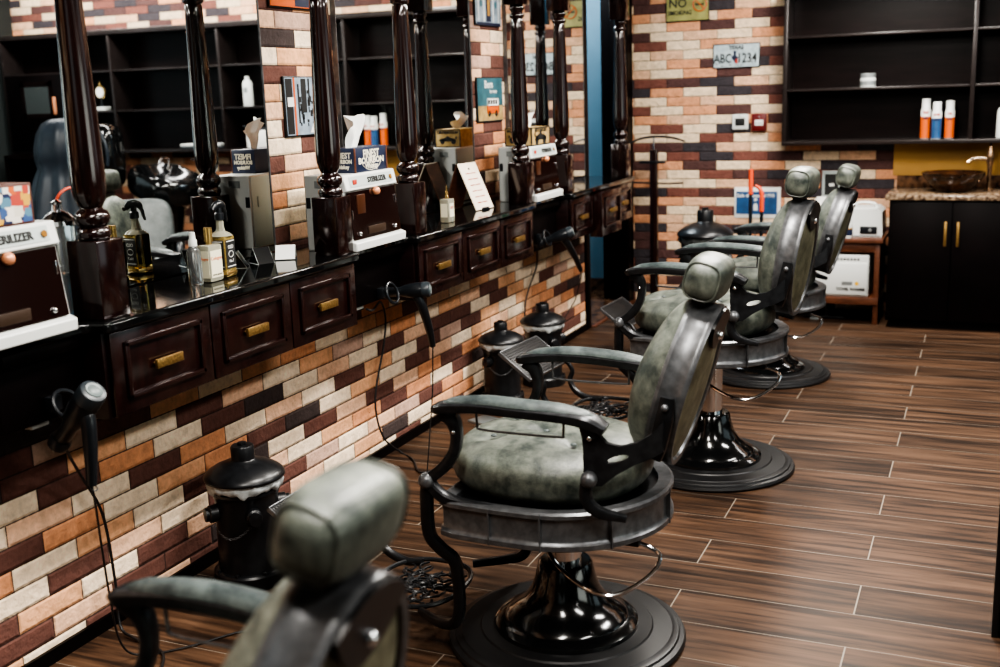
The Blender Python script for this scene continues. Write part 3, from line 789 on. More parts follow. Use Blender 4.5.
for i, (pts, lab) in enumerate((
    ([(-2.20, 2.13, .805), (-2.30, 2.22, .70), (-2.40, 2.36, .56), (-2.42, 2.45, .40), (-2.42, 2.47, .18), (-2.41, 2.46, .03), (-2.34, 2.44, .008), (-2.20, 2.40, .006), (-2.12, 2.30, .006)], 'black power cable running down the brick below the nearest hair dryer'),
    ([(-2.20, 3.72, .805), (-2.22, 3.80, .785), (-2.40, 4.18, .74), (-2.455, 4.31, .64), (-2.455, 4.28, .52), (-2.45, 4.17, .30), (-2.44, 4.20, .12), (-2.42, 4.32, .008), (-2.32, 4.25, .006), (-2.20, 4.10, .006), (-2.12, 4.20, .006), (-1.98, 4.30, .006), (-1.86, 4.20, .006)], 'black power cable looping down the brick between the near bin and the pair of bins'),
    ([(-2.20, 5.45, .805), (-2.30, 5.70, .775), (-2.42, 6.08, .73), (-2.455, 6.18, .66), (-2.455, 6.16, .58), (-2.455, 6.02, .46), (-2.455, 5.96, .34), (-2.45, 5.95, .15), (-2.44, 5.95, .01)], 'black power cable hanging down the brick behind the pair of bins'))):
    o = MB().tube(pts, .0045, 8, smooth=6).build('power_cable', RUBBER); tag(o, lab, 'cable', 'black cables hanging under the worktop')
# socket strips under the recess boxes
for y, lab in ((2.02, 'white socket bracket below the nearest recess box'), (3.66, 'white socket bracket left of the second hair dryer')):
    t = thing('socket_bracket', lab, 'socket', (-2.30, y+.06, .802), 0)
    MB().box(0, .07, -.03, .03, 0, .016, .004).build('bracket_body', WHITEP, t)
    MB().box(.01, .06, .0, .05, -.008, .0, .003).build('plug', BLACKP, t)

# ---------------------------------------------------------------- hydrant shaped bins
def make_bin(big=False):
    t = thing('hydrant_bin', 'x', 'bin')
    MB().lathe([(0, 0), (.140, 0), (.142, .010), (.142, .045), (.136, .052), (.122, .054), (.120, .062), (.118, .30), (.126, .322), (.130, .326), (.130, .336), (.0, .336)], n=44).build('body', BLACKM, t)
    q = MB()
    for k in range(8):
        a = 2*pi*k/8+.2; q.lathe([(.008, .052), (.008, .060), (0, .062)], (.130*cos(a), .130*sin(a), 0), 6)
    q.build('flange_bolts', BLACKM, t)
    # white bag collar under lid
    g = MB(); rows = []; n = 64
    for j, (r, z) in enumerate(((.129, .335), (.137, .343), (.142, .358), (.139, .374), (.133, .380))):
        row = []
        for k in range(n):
            a = 2*pi*k/n; w = .004*sin(a*11+j)+.003*sin(a*23+2*j)
            row.append(g.bm.verts.new(((r+w)*cos(a), (r+w)*sin(a), z-(.006*sin(a*5)+.004*sin(a*17) if j < 2 else 0))))
        rows.append(row)
    for a_, b_ in zip(rows, rows[1:]):
        for k in range(n): g.bm.faces.new((a_[k], a_[(k+1) % n], b_[(k+1) % n], b_[k]))
    g.build('bin_bag', BAG, t, smooth=80)
    l = MB().lathe([(.0, .372), (.150, .372), (.152, .378), (.150, .384), (.138, .395), (.110, .411), (.075, .424), (.048, .430), (.044, .434), (.044, .476), (.040, .482), (.0, .484)], n=44).build('lid', BLACKM, t)
    MB().lathe([(.018, .482), (.018, .492), (0, .493)], n=6).build('lid_nut', BLACKM, l)
    for a in (-2.2, -.75, .8):
        c, s = cos(a), sin(a)
        k = MB(); Mx = Vector((c, s, 0)).to_track_quat('Z', 'Y').to_matrix()
        k.lathe([(.030, .115), (.030, .145), (.024, .150), (.024, .162), (.0, .164)], (0, 0, .262), 20, Mx)
        k.build('side_cap', BLACKM, t)
    ch = MB()
    a0, a1 = -2.2, -.75
    N = 22
    for k in range(N):
        u = k/(N-1); a = a0+(a1-a0)*u; r = .135; z = .245-.055*sin(pi*u)
        ch.tube([(r*cos(a)+.005*cos(b)*(-sin(a)), r*sin(a)+.005*cos(b)*cos(a), z+.0035*sin(b)*(1 if k % 2 else .4)) for b in [2*pi*j/8 for j in range(8)]], .0013, 5, closed=True, smooth=1)
    ch.build('chain', DARKMET, t)
    return t
b0 = make_bin()
for i, (x, y, rz, sc, lab) in enumerate(((-2.262, 2.95, 0., 1., 'black fire-hydrant shaped bin against the brick, nearest the camera'),
                                 (-2.315, 5.28, .3, .9, 'black fire-hydrant shaped bin, nearer of the pair under the farthest hair dryer'),
                                 (-2.24, 5.70, .1, .95, 'black fire-hydrant shaped bin, farther of the pair, with white bag under its lid'))):
    t = b0 if i == 0 else copy_tree(b0)
    t.location = (x, y, 0); t.rotation_euler = (0, 0, rz); t.scale = (sc*.9, sc*.9, sc); tag(t, lab, 'bin', 'fire-hydrant shaped bins')
t = copy_tree(b0); t.location = (-1.77, 7.62, 0); t.scale = (1.28, 1.28, 1.62); tag(t, 'large black lidded hydrant bin by the back wall, right of the coat stand', 'bin')
for ch in t.children:
    if ch.name.startswith('bin_bag'): ch.data = ch.data.copy(); ch.data.materials.clear(); ch.data.materials.append(pmat('clear_bag', (.10, .11, .11), .12, noise=.5, nscale=40, bump=1.2))

# ---------------------------------------------------------------- barber chairs
def leg_y(z): return -.29 if z > .42 else -.255
def make_chair(dz, tilt=14):
    t = thing('barber_chair', 'x', 'barber chair')
    MB().lathe([(0, 0), (.352, 0), (.358, .010), (.354, .020), (.340, .024), (.337, .030), (.322, .033), (.318, .037), (.262, .041), (.258, .046)], n=72).build('base_plate', RUBBER, t)
    MB().lathe([(.0, .044), (.218, .044), (.216, .058), (.204, .067), (.186, .073), (.180, .083), (.152, .098), (.124, .124), (.103, .158), (.090, .198), (.081, .238), (.074, .246), (.0, .247)], n=60).build('pedestal', GLOSSB, t)
    MB().lathe([(.050, .245), (.050, .41+dz)], n=32).build('hydraulic_column', CHROME, t)
    E = bpy.data.objects.new  # upper parts carry the height offset in their z
    up = []
    def ub(mb, nm, m, sm=35, par=None):
        o = mb.build(nm, m, par or t, smooth=sm)
        if par is None: o.location = (0 if nm in ('armrest', 'arm_support', 'footrest_arm', 'rear_bracket', 'wire_rail') else 0, 0, dz); up.append(o)
        return o
    # seat ring (D shape band)
    out = []
    R = .312
    N = 30
    for k in range(N+1):
        a = -pi/2+pi*k/N; out.append((R*cos(a), R*sin(a)))
    out += [(-.10, .312), (-.215, .306), (-.250, .295), (-.265, .26), (-.265, -.26), (-.250, -.295), (-.215, -.306), (-.10, -.312)]
    prof = [(-.035, .400), (.002, .400), (.010, .405), (.010, .418), (.002, .424), (.0, .430), (.0, .484), (.002, .490), (.010, .495), (.010, .506), (.002, .511), (-.035, .508)]
    q = MB(); rings = []
    C = len(out)
    cen = Vector((0, 0))
    nrm = []
    for i in range(C):
        a, b = Vector(out[i-1]), Vector(out[(i+1) % C]); d = (b-a).normalized(); nrm.append(Vector((d.y, -d.x)))
    for off, z in prof:
        rings.append([q.bm.verts.new((out[i][0]+nrm[i].x*off, out[i][1]+nrm[i].y*off, z)) for i in range(C)])
    rings.append(rings[0])
    for a, b in zip(rings, rings[1:]):
        for k in range(C): q.bm.faces.new((a[k], a[(k+1) % C], b[(k+1) % C], b[k]))
    ring = ub(q, 'seat_ring', DARKMET)
    for (px, py) in ((-.10, -.312), (.22, -.226), (.05, -.313), (-.10, .312), (.22, .226), (.312, 0)):
        d = Vector((px if px > 0 else 0, py, 0)).normalized(); w = Vector((-d.y, d.x, 0))*.0022
        p = Vector((px, py, 0))
        vs = []; sm = MB()
        for zz in (.402, .508):
            for s1, s2 in ((-1, -.004), (1, -.004), (1, .0115), (-1, .0115)):
                vs.append(sm.bm.verts.new(p+w*s1+d*s2+Vector((0, 0, zz))))
        for f in ((0, 1, 2, 3), (7, 6, 5, 4), (0, 4, 5, 1), (1, 5, 6, 2), (2, 6, 7, 3), (3, 7, 4, 0)): sm.bm.faces.new([vs[i] for i in f])
        sm.build('ring_seam', DARKMET, ring)
    ub(MB().prism([(x*.93, y*.93) for x, y in out], .425, .492, 'xy'), 'seat_deck', BLACKM)
    ub(MB().box(-.16, .17, -.13, .13, .385, .425, .006).box(.10, .27, -.135, -.105, .372, .400, .004).cyl((0, 0, .36), (0, 0, .39), .075), 'lift_bracket', BLACKM)
    # seat cushion with tufting
    btn = [(-.13, -.10), (-.13, .10), (.0, 0.), (.08, -.14), (.08, .14), (-.02, -.17), (-.02, .17)]
    btn = [(-.15, -.09), (-.15, .09), (-.02, -.0), (.10, -.10), (.10, .10)]
    def tuft(p):
        if p.z > 0:
            d = 0
            for bx, by in btn:
                r2 = (p.x-bx)**2+(p.y-by)**2; d += .016*math.exp(-r2/.0014)+.006*math.exp(-r2/.006)
            # creases between buttons
            for (a, b) in ((0, 2), (1, 2), (3, 2), (4, 2)):
                A, B = Vector(btn[a]), Vector(btn[b]); P = Vector((p.x, p.y)); AB = B-A; tt = max(-.3, min(1, (P-A).dot(AB)/AB.length_squared))
                dd = (P-(A+AB*tt)).length; d += .005*math.exp(-dd*dd/.00025)
            p = Vector((p.x, p.y, p.z-d))
        return p
    cu = ub(MB().sup((-.030, 0, .565), (.292, .272, .096), .74, .88, 96, 48, f=tuft), 'seat_cushion', LEATHER, 60)
    for bx, by in btn: MB().sup((bx-.03, by, .641), (.009, .009, .004), 1, 1, 12, 8).build('tuft_button', LEATHDK, cu)
    # arms
    for s in (-1, 1):
        y = .298*s
        sec = [(-1, -.45), (-.95, -.75), (-.6, -1), (.6, -1), (.95, -.75), (1, -.45), (1, .55), (.85, .85), (.5, 1), (-.5, 1), (-.85, .85), (-1, .55)]
        arm = ub(MB().tube([(-.262, y, .770), (-.238, y, .779), (-.13, y*1.02, .792), (.0, y*1.03, .791), (.12, y, .786), (.185, y*.99, .778), (.232, y*.98, .757)], [.009, .016, .0155, .0155, .016, .018, .013], up=(0, 0, 1), sx=2.15, sec=sec), 'armrest', ARMMET)
        MB().tube([(-.230, y, .790), (-.19, y*1.01, .797), (-.10, y*1.02, .806), (.0, y*1.03, .805), (.10, y, .800), (.175, y*.99, .790), (.208, y*.99, .780)], [.008, .017, .019, .019, .019, .015, .005], up=(0, 0, 1), sx=1.62, n=16).build('arm_pad', LEATHDK, arm)
        # nose drop and rear drop merged with supports
        fs = MB()
        fs.tube([(-.232, y, .77), (-.205, y, .745), (-.195, y, .705), (-.205, y, .655), (-.240, y, .605), (-.290, y, .565)], [.022, .018, .0145, .0135, .0145, .015], up=(0, 1, 0), sx=1.1, sec=sec)
        fs.tube([(-.290, y, .562), (-.270, y, .535), (-.228, y*.99, .510), (-.150, y*.98, .500), (-.08, y*.98, .500)], [.016, .016, .016, .013, .008], up=(0, 1, 0), sx=1., sec=sec)
        fo = ub(fs, 'arm_support', ARMMET)
        MB().ball((-.292, y*1.03, .563), .024, 18).build('pivot_ball', DARKMET, fo)
        MB().ball((-.198, y*1.055, .715), .006, 10).build('bolt', CHROME, fo)
        lg = MB().tube([(-.295, y*.99, .560), (-.300, y*.99, .50), (-.300, y*.97, .40), (-.272, y*.94, .355), (-.236, y*.90, .318), (-.228, y*.88, .26), (-.230, y*.87, .16), (-.250, y*.86, .115), (-.31, y*.80, .098), (-.40, y*.62, .092)],
                       [.015, .015, .015, .015, .015, .014, .014, .014, .012, .010], up=(0, 1, 0), sx=1.15, sec=sec, smooth=5)
        ub(lg, 'footrest_arm', BLACKM)
        rs = MB()
        rs.tube([(.190, y, .765), (.192, y, .735)], [.022, .018], up=(0, 1, 0), sx=1.1, sec=sec, smooth=1)
        rs.tube([(.190, y, .632), (.178, y, .59), (.182, y, .555), (.215, y*.985, .528), (.280, y*.92, .512)], [.017, .015, .015, .014, .009], up=(0, 1, 0), sx=1.05, sec=sec)
        outer = [(.170, .760), (.215, .758), (.218, .738), (.232, .718), (.262, .706), (.300, .712), (.332, .732), (.360, .765), (.360, .680), (.335, .666), (.295, .652), (.255, .630), (.220, .602), (.185, .602), (.174, .64), (.174, .70)]
        hole = [(.256+.026*cos(2*pi*k/14), .672+.0095*sin(2*pi*k/14)+.20*.028*cos(2*pi*k/14)) for k in range(14)]
        pb = bmesh.new()
        for loop in (outer, hole):
            vv = [pb.verts.new((a, 0, b)) for a, b in loop]
            for k in range(len(vv)): pb.edges.new((vv[k], vv[(k+1) % len(vv)]))
        bmesh.ops.triangle_fill(pb, use_beauty=True, edges=pb.edges[:])
        r_ = bmesh.ops.extrude_face_region(pb, geom=pb.faces[:])
        for v in [g for g in r_['geom'] if isinstance(g, bmesh.types.BMVert)]: v.co.y += .016
        for v in pb.verts:
            yy = .298-max(0, v.co.x-.205)*.67
            v.co.y = s*(yy-.008+v.co.y)
        me_ = bpy.data.meshes.new('tmp'); pb.to_mesh(me_); pb.free(); rs.bm.from_mesh(me_); bpy.data.meshes.remove(me_)
        ro = ub(rs, 'rear_bracket', ARMMET)
        MB().ball((.190, y*1.04, .622), .023, 18).build('pivot_ball', DARKMET, ro)
        MB().ball((.194, y*1.045, .735), .008, 12).build('bolt', CHROME, ro)
        # hinge plate on the back shell side
        hp = MB().tube([(.330, .186*s, .655), (.340, .186*s, .69), (.358, .186*s, .765), (.366, .184*s, .825)], [.020, .024, .024, .018], up=(0, 1, 0), sx=1., sec=[(a, b*.5) for a, b in sec])
        ho = ub(hp, 'hinge_plate', BLACKM)
        for px, pz in ((.343, .700), (.363, .800)): MB().ball((px, .199*s, pz), .0105, 12).build('bolt', DARKMET, ho)
        # wire rail hanging under the arm
        ub(MB().tube([(-.14, y*.96, .775), (-.138, y*.96, .735), (-.128, y*.96, .722), (-.03, y*.96, .720), (.10, y*.96, .722), (.112, y*.96, .73), (.114, y*.96, .775)], .0035, 8, smooth=4), 'wire_rail', DARKMET)
    # back: ellipse frame
    T = math.radians(tilt)
    Uv = Vector((sin(T), 0, cos(T))); Nv = Vector((cos(T), 0, -sin(T))); Cb = Vector((.375, 0, .70))+Uv*.116-Nv*.050
    def bp_(s_, u, n): return Cb+Vector((0, s_, 0))+Uv*u+Nv*n
    NB = 64
    def oval(k, sc=1.):
        a = 2*pi*k/NB
        w = .170*(1-.07*sin(a)); return (w*sc*cos(a), .238*sin(a)*sc if sc == 1 else (.238-.170*(1-sc))*sin(a))
    q = MB(); prof = [(.88, .040), (.90, .048), (.985, .050), (1.0, .042), (1.0, .034), (.985, .028), (.985, -.016), (1.0, -.022), (.99, -.032), (.94, -.034), (.86, -.03)]
    rings = [[q.bm.verts.new(bp_(*oval(k, sc), n)) for k in range(NB)] for sc, n in prof]
    for a, b in zip(rings, rings[1:]):
        for k in range(NB): q.bm.faces.new((a[k], a[(k+1) % NB], b[(k+1) % NB], b[k]))
    q.bm.faces.new(rings[-1])
    shell = ub(q, 'back_shell', DARKMET, 30)
    def dome(sc, n0, bulge, sgn, nm, m, e=2.2, jn=14):
        q = MB(); rings = []
        for j in range(jn):
            f = 1-j/(jn-1)*.96
            h = bulge*(1-f**e)**(1/1.6) if f < 1 else 0
            rings.append([q.bm.verts.new(bp_(oval(k, sc)[0]*f, oval(k, sc)[1]*f, n0+sgn*h*(1-(.38 if sgn < 0 else 0)*max(0, oval(k, sc)[1]*f/.238)**1.3))) for k in range(NB)])
        for a, b in zip(rings, rings[1:]):
            for k in range(NB): q.bm.faces.new((a[k], a[(k+1) % NB], b[(k+1) % NB], b[k]))
        q.bm.faces.new(rings[-1])
        return ub(q, nm, m, 60)
    dome(.89, .040, .012, 1, 'back_panel', LEATHPAN)
    bc = dome(.97, -.030, .086, -1, 'back_cushion', LEATHER, 4.5)
    # crest plate over the top of the rear face
    q = MB(); top = [];
    for k in range(25):
        a = math.radians(56)+math.radians(68)*k/24; top.append((.94*.170*cos(a), .230*sin(a)))
    bot = []
    for k in range(13):
        u = -1+2*k/12; bot.append((.089*u, .186-.070*cos(pi/2*u)**.8 if abs(u) < 1 else .186))
    poly = top+bot
    A = [q.bm.verts.new(bp_(a, b, .046)) for a, b in poly]; B = [q.bm.verts.new(bp_(a, b, .058)) for a, b in poly]
    for k in range(len(poly)): q.bm.faces.new((A[k], A[(k+1) % len(poly)], B[(k+1) % len(poly)], B[k]))
    q.bm.faces.new(B); q.bm.faces.new(list(reversed(A)))
    bmesh.ops.triangulate(q.bm, faces=[f for f in q.bm.faces if len(f.verts) > 4])
    cp = ub(q, 'crest_plate', BLACKM)
    MB().ball(bp_(0, .155, .059), .012, 16).build('screw', CHROME, cp)
    # headrest
    ub(MB().tube([bp_(0, .17, .0), bp_(0, .23, -.012), bp_(0, .28, -.026)], .018, 10, up=(0, 1, 0), sx=1., sec=[(-1, -2.4), (1, -2.4), (1, 2.4), (-1, 2.4)], smooth=1), 'headrest_post', BLACKM)
    Mh = Matrix.Rotation(T, 3, 'Y')
    hr = ub(MB().sup(Cb+Uv*.300-Nv*.012, (.056, .106, .061), .66, .62, 56, 30, M=Mh), 'headrest', LEATHER, 60)
    for s in (-1, 1):
        cc = Cb+Uv*.300-Nv*.012
        MB().tube([cc+Mh @ Vector((.046*math.copysign(abs(cos(a))**.66, cos(a)), s*.088, .050*math.copysign(abs(sin(a))**.66, sin(a)))) for a in [2*pi*k/40 for k in range(40)]], .0025, 6, closed=True, smooth=1).build('piping', LEATHER, hr)
    # footrest: iron grate, curled arms, tread plate
    g = MB()
    g.tube([(-.50+.150*math.copysign(abs(cos(a))**.8, cos(a)), .175*math.copysign(abs(sin(a))**.8, sin(a)), .092) for a in [2*pi*k/40 for k in range(40)]], .008, 8, closed=True, smooth=1)
    rnd = random.Random(12)
    for k in range(46):
        r0 = rnd.uniform(.02, .07); cx = -.50+rnd.uniform(-.10, .10); cy = rnd.uniform(-.125, .125); a0 = rnd.uniform(0, 6.28); sp = rnd.uniform(1.5, 4.5)
        P = []
        for j in range(9):
            a = a0+sp*j/8; rr = r0*(1-.5*j/8); x = cx+rr*cos(a); y = cy+rr*sin(a)
            e = ((x+.5)/.148)**2+(y/.172)**2
            if e > 1: x = -.5+(x+.5)/e**.5; y = y/e**.5
            P.append((x, y, .092+rnd.uniform(-.002, .002)))
        g.tube(P, .004, 5, smooth=1)
    g.box(-.64, -.36, -.012, .012, .080, .088)
    ub(g, 'foot_grate', BLACKM)
    for s in (-1, 1):
        c = MB().tube([(-.56, .13*s, .095), (-.63, .135*s, .090), (-.70, .14*s, .115), (-.735, .145*s, .165), (-.725, .15*s, .215), (-.76, .14*s, .262), (-.82, .12*s, .275)], [.012, .015, .015, .013, .011, .010, .008], 12)
        ub(c, 'curled_arm', BLACKM)
    Mt = Matrix.Translation((-.855, 0, .295)) @ Matrix.Rotation(math.radians(36), 4, 'Y')
    tp_ = MB().box(-.095, .095, -.185, .185, -.006, .006, .004)
    rr_ = random.Random(4)
    for a in range(13):
        for b in range(26):
            x = -.084+a*.014; y = -.175+b*.014
            tp_.box(x-.003, x+.003, y-.003, y+.003, .006, .0085)
    tp_.xf(Mt)
    tr = ub(tp_, 'tread_plate', RUBBER)
    em = MB()
    for a, b, c, d in ((-.099, -.093, -.189, .189), (.093, .099, -.189, .189), (-.099, .099, -.189, -.183), (-.099, .099, .183, .189)): em.box(a, b, c, d, -.007, .010, .002)
    em.xf(Mt).build('plate_rim', DARKMET, tr)
    # pump lever
    ub(MB().tube([(-.03, -.09, .365), (-.01, -.12, .325), (.06, -.19, .300), (.17, -.245, .275), (.245, -.235, .275), (.315, -.17, .315), (.330, -.13, .355), (.29, -.12, .375), (.22, -.12, .385)], .0065, 10, smooth=6), 'pump_lever', CHROME)
    return t
CH = 'vintage grey-green leather barber chairs'
for x, y, rz, dz, tl, lab in ((-1.158, 1.15, .0, -.03, 15, 'grey-green leather barber chair nearest the camera, its headrest blurred in the foreground'),
                          (-1.098, 2.93, -.01, 0., 16, 'grey-green leather barber chair in the centre, second from the camera, seat fully visible'),
                          (-1.040, 4.60, -.09, .11, 8, 'third barber chair from the camera, raised high on its chrome column'),
                          (-1.10, 6.25, -.05, .005, 15, 'farthest grey-green barber chair, in front of the wooden side table')):
    c = make_chair(dz, tl); c.location = (x, y, 0); c.rotation_euler = (0, 0, rz); tag(c, lab, 'barber chair', CH)

# ---------------------------------------------------------------- back wall: upper shelf cabinet
UX0, UX1, UZ0, UZ1, UYF = -1.325, 3.59, 1.192, 2.275, 8.0
t = thing('wall_cabinet', 'long dark open shelf cabinet high on the back wall above the sink', 'cabinet', (UX0, UYF, UZ0))
L = UX1-UX0; D = YB-UYF-.002; Hh = UZ1-UZ0
MB().box(0, L, D-.012, D, 0, Hh).build('back_board', SHELF, t)
q = MB().box(0, L, 0, D-.012, 0, .028, .002).box(-.015, L+.015, -.012, D-.012, Hh-.045, Hh, .004); q.build('frame_board', SHELFE, t)
divs = [0, 1.195, 2.43, 3.61, L-.022]
for d in divs: MB().box(d, d+.028, .0, D-.013, .028, Hh-.045, .002).build('upright', SHELFE, t)
for a, b in zip(divs, divs[1:]):
    for z in (.381, .735):
        MB().box(a+.028, b, .012, D-.013, z-.018, z, .002).build('shelf', SHELFE, t)
MB().box(4.20, 4.228, .0, D-.013, .028, .735, .002).build('upright', SHELFE, t)
dr = MB().box(4.20, L-.03, -.012, .004, .03, .72, .003).build('cabinet_door', WOODK, t)
MB().box(4.36, 4.66, -.014, -.010, .37, .62).build('door_glass', pmat('door_glass', (.05, .06, .06), .1), dr)
MB().box(4.32, 4.36, -.018, -.010, .33, .66).box(4.66, 4.70, -.018, -.010, .33, .66).box(4.32, 4.70, -.018, -.010, .33, .37).box(4.32, 4.70, -.018, -.010, .62, .66).build('glass_frame', SHELF, dr)
MB().box(4.285, 4.315, -.03, -.012, .36, .52, .004).build('door_handle', COPPER, dr)
SZ1, SZ2, SZ0 = UZ0+.3815, UZ0+.7355, UZ0+.0285
# jar
t = thing('cream_jar', 'squat white jar with silver band alone on the middle shelf', 'jar', (-.77, 8.06, SZ1))
MB().lathe([(.050, 0), (.052, .005), (.052, .055), (.046, .062)], n=30).build('jar_body', WHITEP, t)
MB().lathe([(.0525, .012), (.0525, .040)], n=30, cap=False).build('label_band', SILVERP, t)
MB().lathe([(.050, .062), (.050, .086), (.047, .09), (0, .09)], n=30).build('lid', SILVERP, t)
# spray cans
def can(loc, r, h, body, lab, letter):
    h *= .93
    t = thing('spray_can', lab, 'spray can', loc, 0, 'spray cans on the bottom shelf of the wall cabinet')
    MB().lathe([(r, 0), (r, h*.62)], n=26).build('can_body', body, t)
    MB().lathe([(r*1.01, h*.56), (r*1.01, h*.72)], n=26, cap=False).build('white_band', PAPER, t)
    MB().lathe([(r*1.03, h*.0), (r*1.03, h*.025)], n=26).build('base_rim', SILVERP, t)
    MB().lathe([(r, h*.62), (r, h*.72), (r*.85, h*.76), (r*.85, h*.98), (r*.8, h), (0, h)], n=26).build('cap', WHITEP, t)
    text('lettering', letter, .018, (0, -r*1.02-.001, h*.66), RY, REDINK, t, bold=.0008)
    q = MB().box(-r*.5, r*.5, -r*1.03, -r*.9, h*.50, h*.54); q.build('label_mark', NAVY, t)
    return t
can((-.395, 8.09, SZ0), .033, .285, ORANGE, 'orange and white spray can, left of the three on the shelf', 'CLIP')
can((-.325, 8.06, SZ0), .032, .262, BLUEP, 'blue and white spray can in the middle of the three on the shelf', 'H-42')
can((-.245, 8.09, SZ0), .032, .268, ORANGE, 'orange and white spray can, right of the three, standing apart', 'OIL')
def shampoo(loc, lab, h=.235, m=WHITEP, r=.035, name='shampoo_bottle'):
    t = thing(name, lab, 'bottle', loc)
    MB().lathe([(r, 0), (r*1.05, .006), (r, h*.75), (r*.8, h*.85), (r*.4, h*.88)], n=24, M=Matrix.Diagonal((1, .7, 1))).build('bottle_body', m, t)
    MB().lathe([(r*.42, h*.87), (r*.42, h), (0, h)], n=18).build('cap', m, t)
    MB().box(-r*.35, r*.35, -r*.73, -r*.6, h*.45, h*.62).build('label_mark', SILVERP, t)
    return t
shampoo((.075, 8.09, SZ0), 'tall pale bottle on the bottom shelf at the right edge of the photo', .225)
shampoo((.90, 8.08, SZ1), 'tall white bottle on the middle shelf, seen in the nearest mirror', .25, r=.047)
shampoo((.09, 8.10, SZ1), 'pale green bottle on the middle shelf, seen in the mirror behind the second post', .235, GREYP)
t = thing('tissue_packet', 'white box with a black top on the bottom shelf, seen in the nearest mirror', 'box', (.81, 8.08, SZ0))
MB().box(-.10, .10, -.06, .06, 0, .15, .004).build('carton', PAPER, t)
MB().tube([(-.12, 0, .152), (-.04, .0, .162), (.05, 0, .158), (.16, 0, .185)], [.012, .016, .016, .01], 10, sx=1.6).build('black_comb_case', BLACKP, t)
for k, (w, c) in enumerate(((.24, BLACKP), (.22, SILVERP), (.20, PAPER))):
    o = MB().box(-w, w, -.08, .08, 0, .014, .002).build('magazine', c); o.location = (1.38+.02*k, 8.10, SZ0+.0145*k)
    tag(o, ['dark magazine at the bottom of the stack on the bottom shelf', 'grey magazine in the middle of the stack on the bottom shelf', 'white magazine on top of the stack on the bottom shelf'][k], 'magazine', 'stack of magazines seen in the nearest mirror')
def trophy(loc, lab, h, m2):
    t = thing('trophy_clock', lab, 'trophy', loc)
    MB().box(-.07, .07, -.04, .04, 0, .035, .004).build('base', WHITEP, t)
    MB().lathe([(.03, .035), (.012, .05), (.010, h*.42), (.02, h*.48)], n=20).build('stem', BLACKP, t)
    MB().lathe([(.0, -.012), (.055, -.012), (.060, 0), (.055, .012), (0, .012)], (0, 0, h*.68), 28, Matrix.Rotation(H90, 3, 'X')).build('clock_body', m2, t)
    MB().lathe([(.045, 0), (.045, .002)], (0, -.012, h*.68), 28, Matrix.Rotation(H90, 3, 'X')).build('dial', PAPER, t)
    MB().lathe([(.012, 0), (.012, .02), (.004, .03), (.004, .045), (0, .046)], (0, 0, h*.68+.058), 14).build('finial', GOLD, t)
    return t
trophy((2.51, 8.08, SZ1), 'small ornate clock with a white dial on the middle shelf, seen in the mirror', .24, GOLD)
t = thing('gold_figurine', 'small gold winged figurine beside the ornate clock', 'figurine', (2.66, 8.09, SZ1))
MB().lathe([(.03, 0), (.03, .02), (.012, .03), (.016, .07), (.022, .10), (.010, .13), (.014, .15), (0, .165)], n=16).build('figure', GOLD, t)
MB().tube([(0, 0, .11), (.03, 0, .15), (.05, 0, .2)], [.010, .012, .004], 8).build('wing', GOLD, t)

# signs on the back wall
t = thing('no_smoking_sign', 'worn olive NO SMOKING tin sign high on the back wall', 'sign', (-2.215, YB-.001, 2.078))
W, H = .318, .20
MB().box(0, W, -.010, 0, 0, H, .003).build('dark_edge', BLACKM, t)
MB().box(.006, W-.006, -.0118, -.008, .006, H-.006).build('sign_face', OLIVESIGN, t)
text('lettering', 'NO', .085, (.020, -.0125, .125), RY, BLACKINK, t, align='LEFT', bold=.001)
text('lettering', 'SMOKING', .045, (.014, -.0125, .060), RY, BLACKINK, t, align='LEFT', sx=.88, bold=.0008)
cc = (.250, -.0125, .115)
MB().tube([(cc[0]+.048*cos(a), cc[1], cc[2]+.048*sin(a)) for a in [2*pi*k/32 for k in range(32)]], .0045, 6, closed=True, smooth=1).tube([(cc[0]-.034, cc[1], cc[2]+.034), (cc[0]+.034, cc[1], cc[2]-.034)], .004, 6, smooth=1).build('prohibition_ring', ORANGE, t)
MB().box(cc[0]-.034, cc[0]+.030, -.0135, -.0120, cc[2]-.006, cc[2]+.004).tube([(cc[0]+.022, -.0128, cc[2]+.008), (cc[0]+.030, -.0128, cc[2]+.018), (cc[0]+.020, -.0128, cc[2]+.028)], .0022, 6).build('cigarette', BLACKINK, t)
t = thing('licence_plate', 'worn white TEXAS plate reading ABC 1234 on the back wall', 'plate', (-1.868, YB-.001, 1.735))
W, H = .338, .172
MB().box(0, W, -.008, 0, 0, H, .003).build('dark_edge', BLACKM, t)
MB().box(.007, W-.007, -.0098, -.006, .007, H-.007).build('plate_face', PLATE, t)
text('lettering', 'TEXAS', .036, (W/2, -.0108, H-.030), RY, BLACKINK, t, bold=.0012)
text('lettering', 'ABC', .092, (.072, -.0105, .065), RY, BLACKINK, t, sx=.72, bold=.0015)
text('lettering', '1234', .092, (.245, -.0105, .065), RY, BLACKINK, t, sx=.78, bold=.0015)
MB().prism([(.135, .085), (.150, .085), (.150, .12), (.168, .12), (.168, .085), (.185, .075), (.178, .05), (.160, .035), (.150, .055), (.138, .065)], -.0112, -.0098, 'xz').build('state_shape', NAVY, t)
MB().prism([(.165, .03), (.178, .03), (.182, .055), (.172, .07), (.162, .055)], -.0118, -.0098, 'xz').build('red_mark', REDINK, t)
q = MB()
for k in range(10):
    x = .012+random.random()*.31; z = .012+random.random()*.03; q.box(x, x+.006+random.random()*.008, -.0104, -.0098, z, z+.006)
q.build('wear_mark', BLACKINK, t)
t = thing('thermostat', 'white square thermostat with dark screen on the back wall', 'thermostat', (-1.722, YB, 1.295))
MB().box(0, .118, -.028, 0, 0, .112, .012, 4).build('case', WHITEP, t)
MB().box(.024, .094, -.0295, -.026, .030, .084, .001).build('screen', BLACKINK, t)
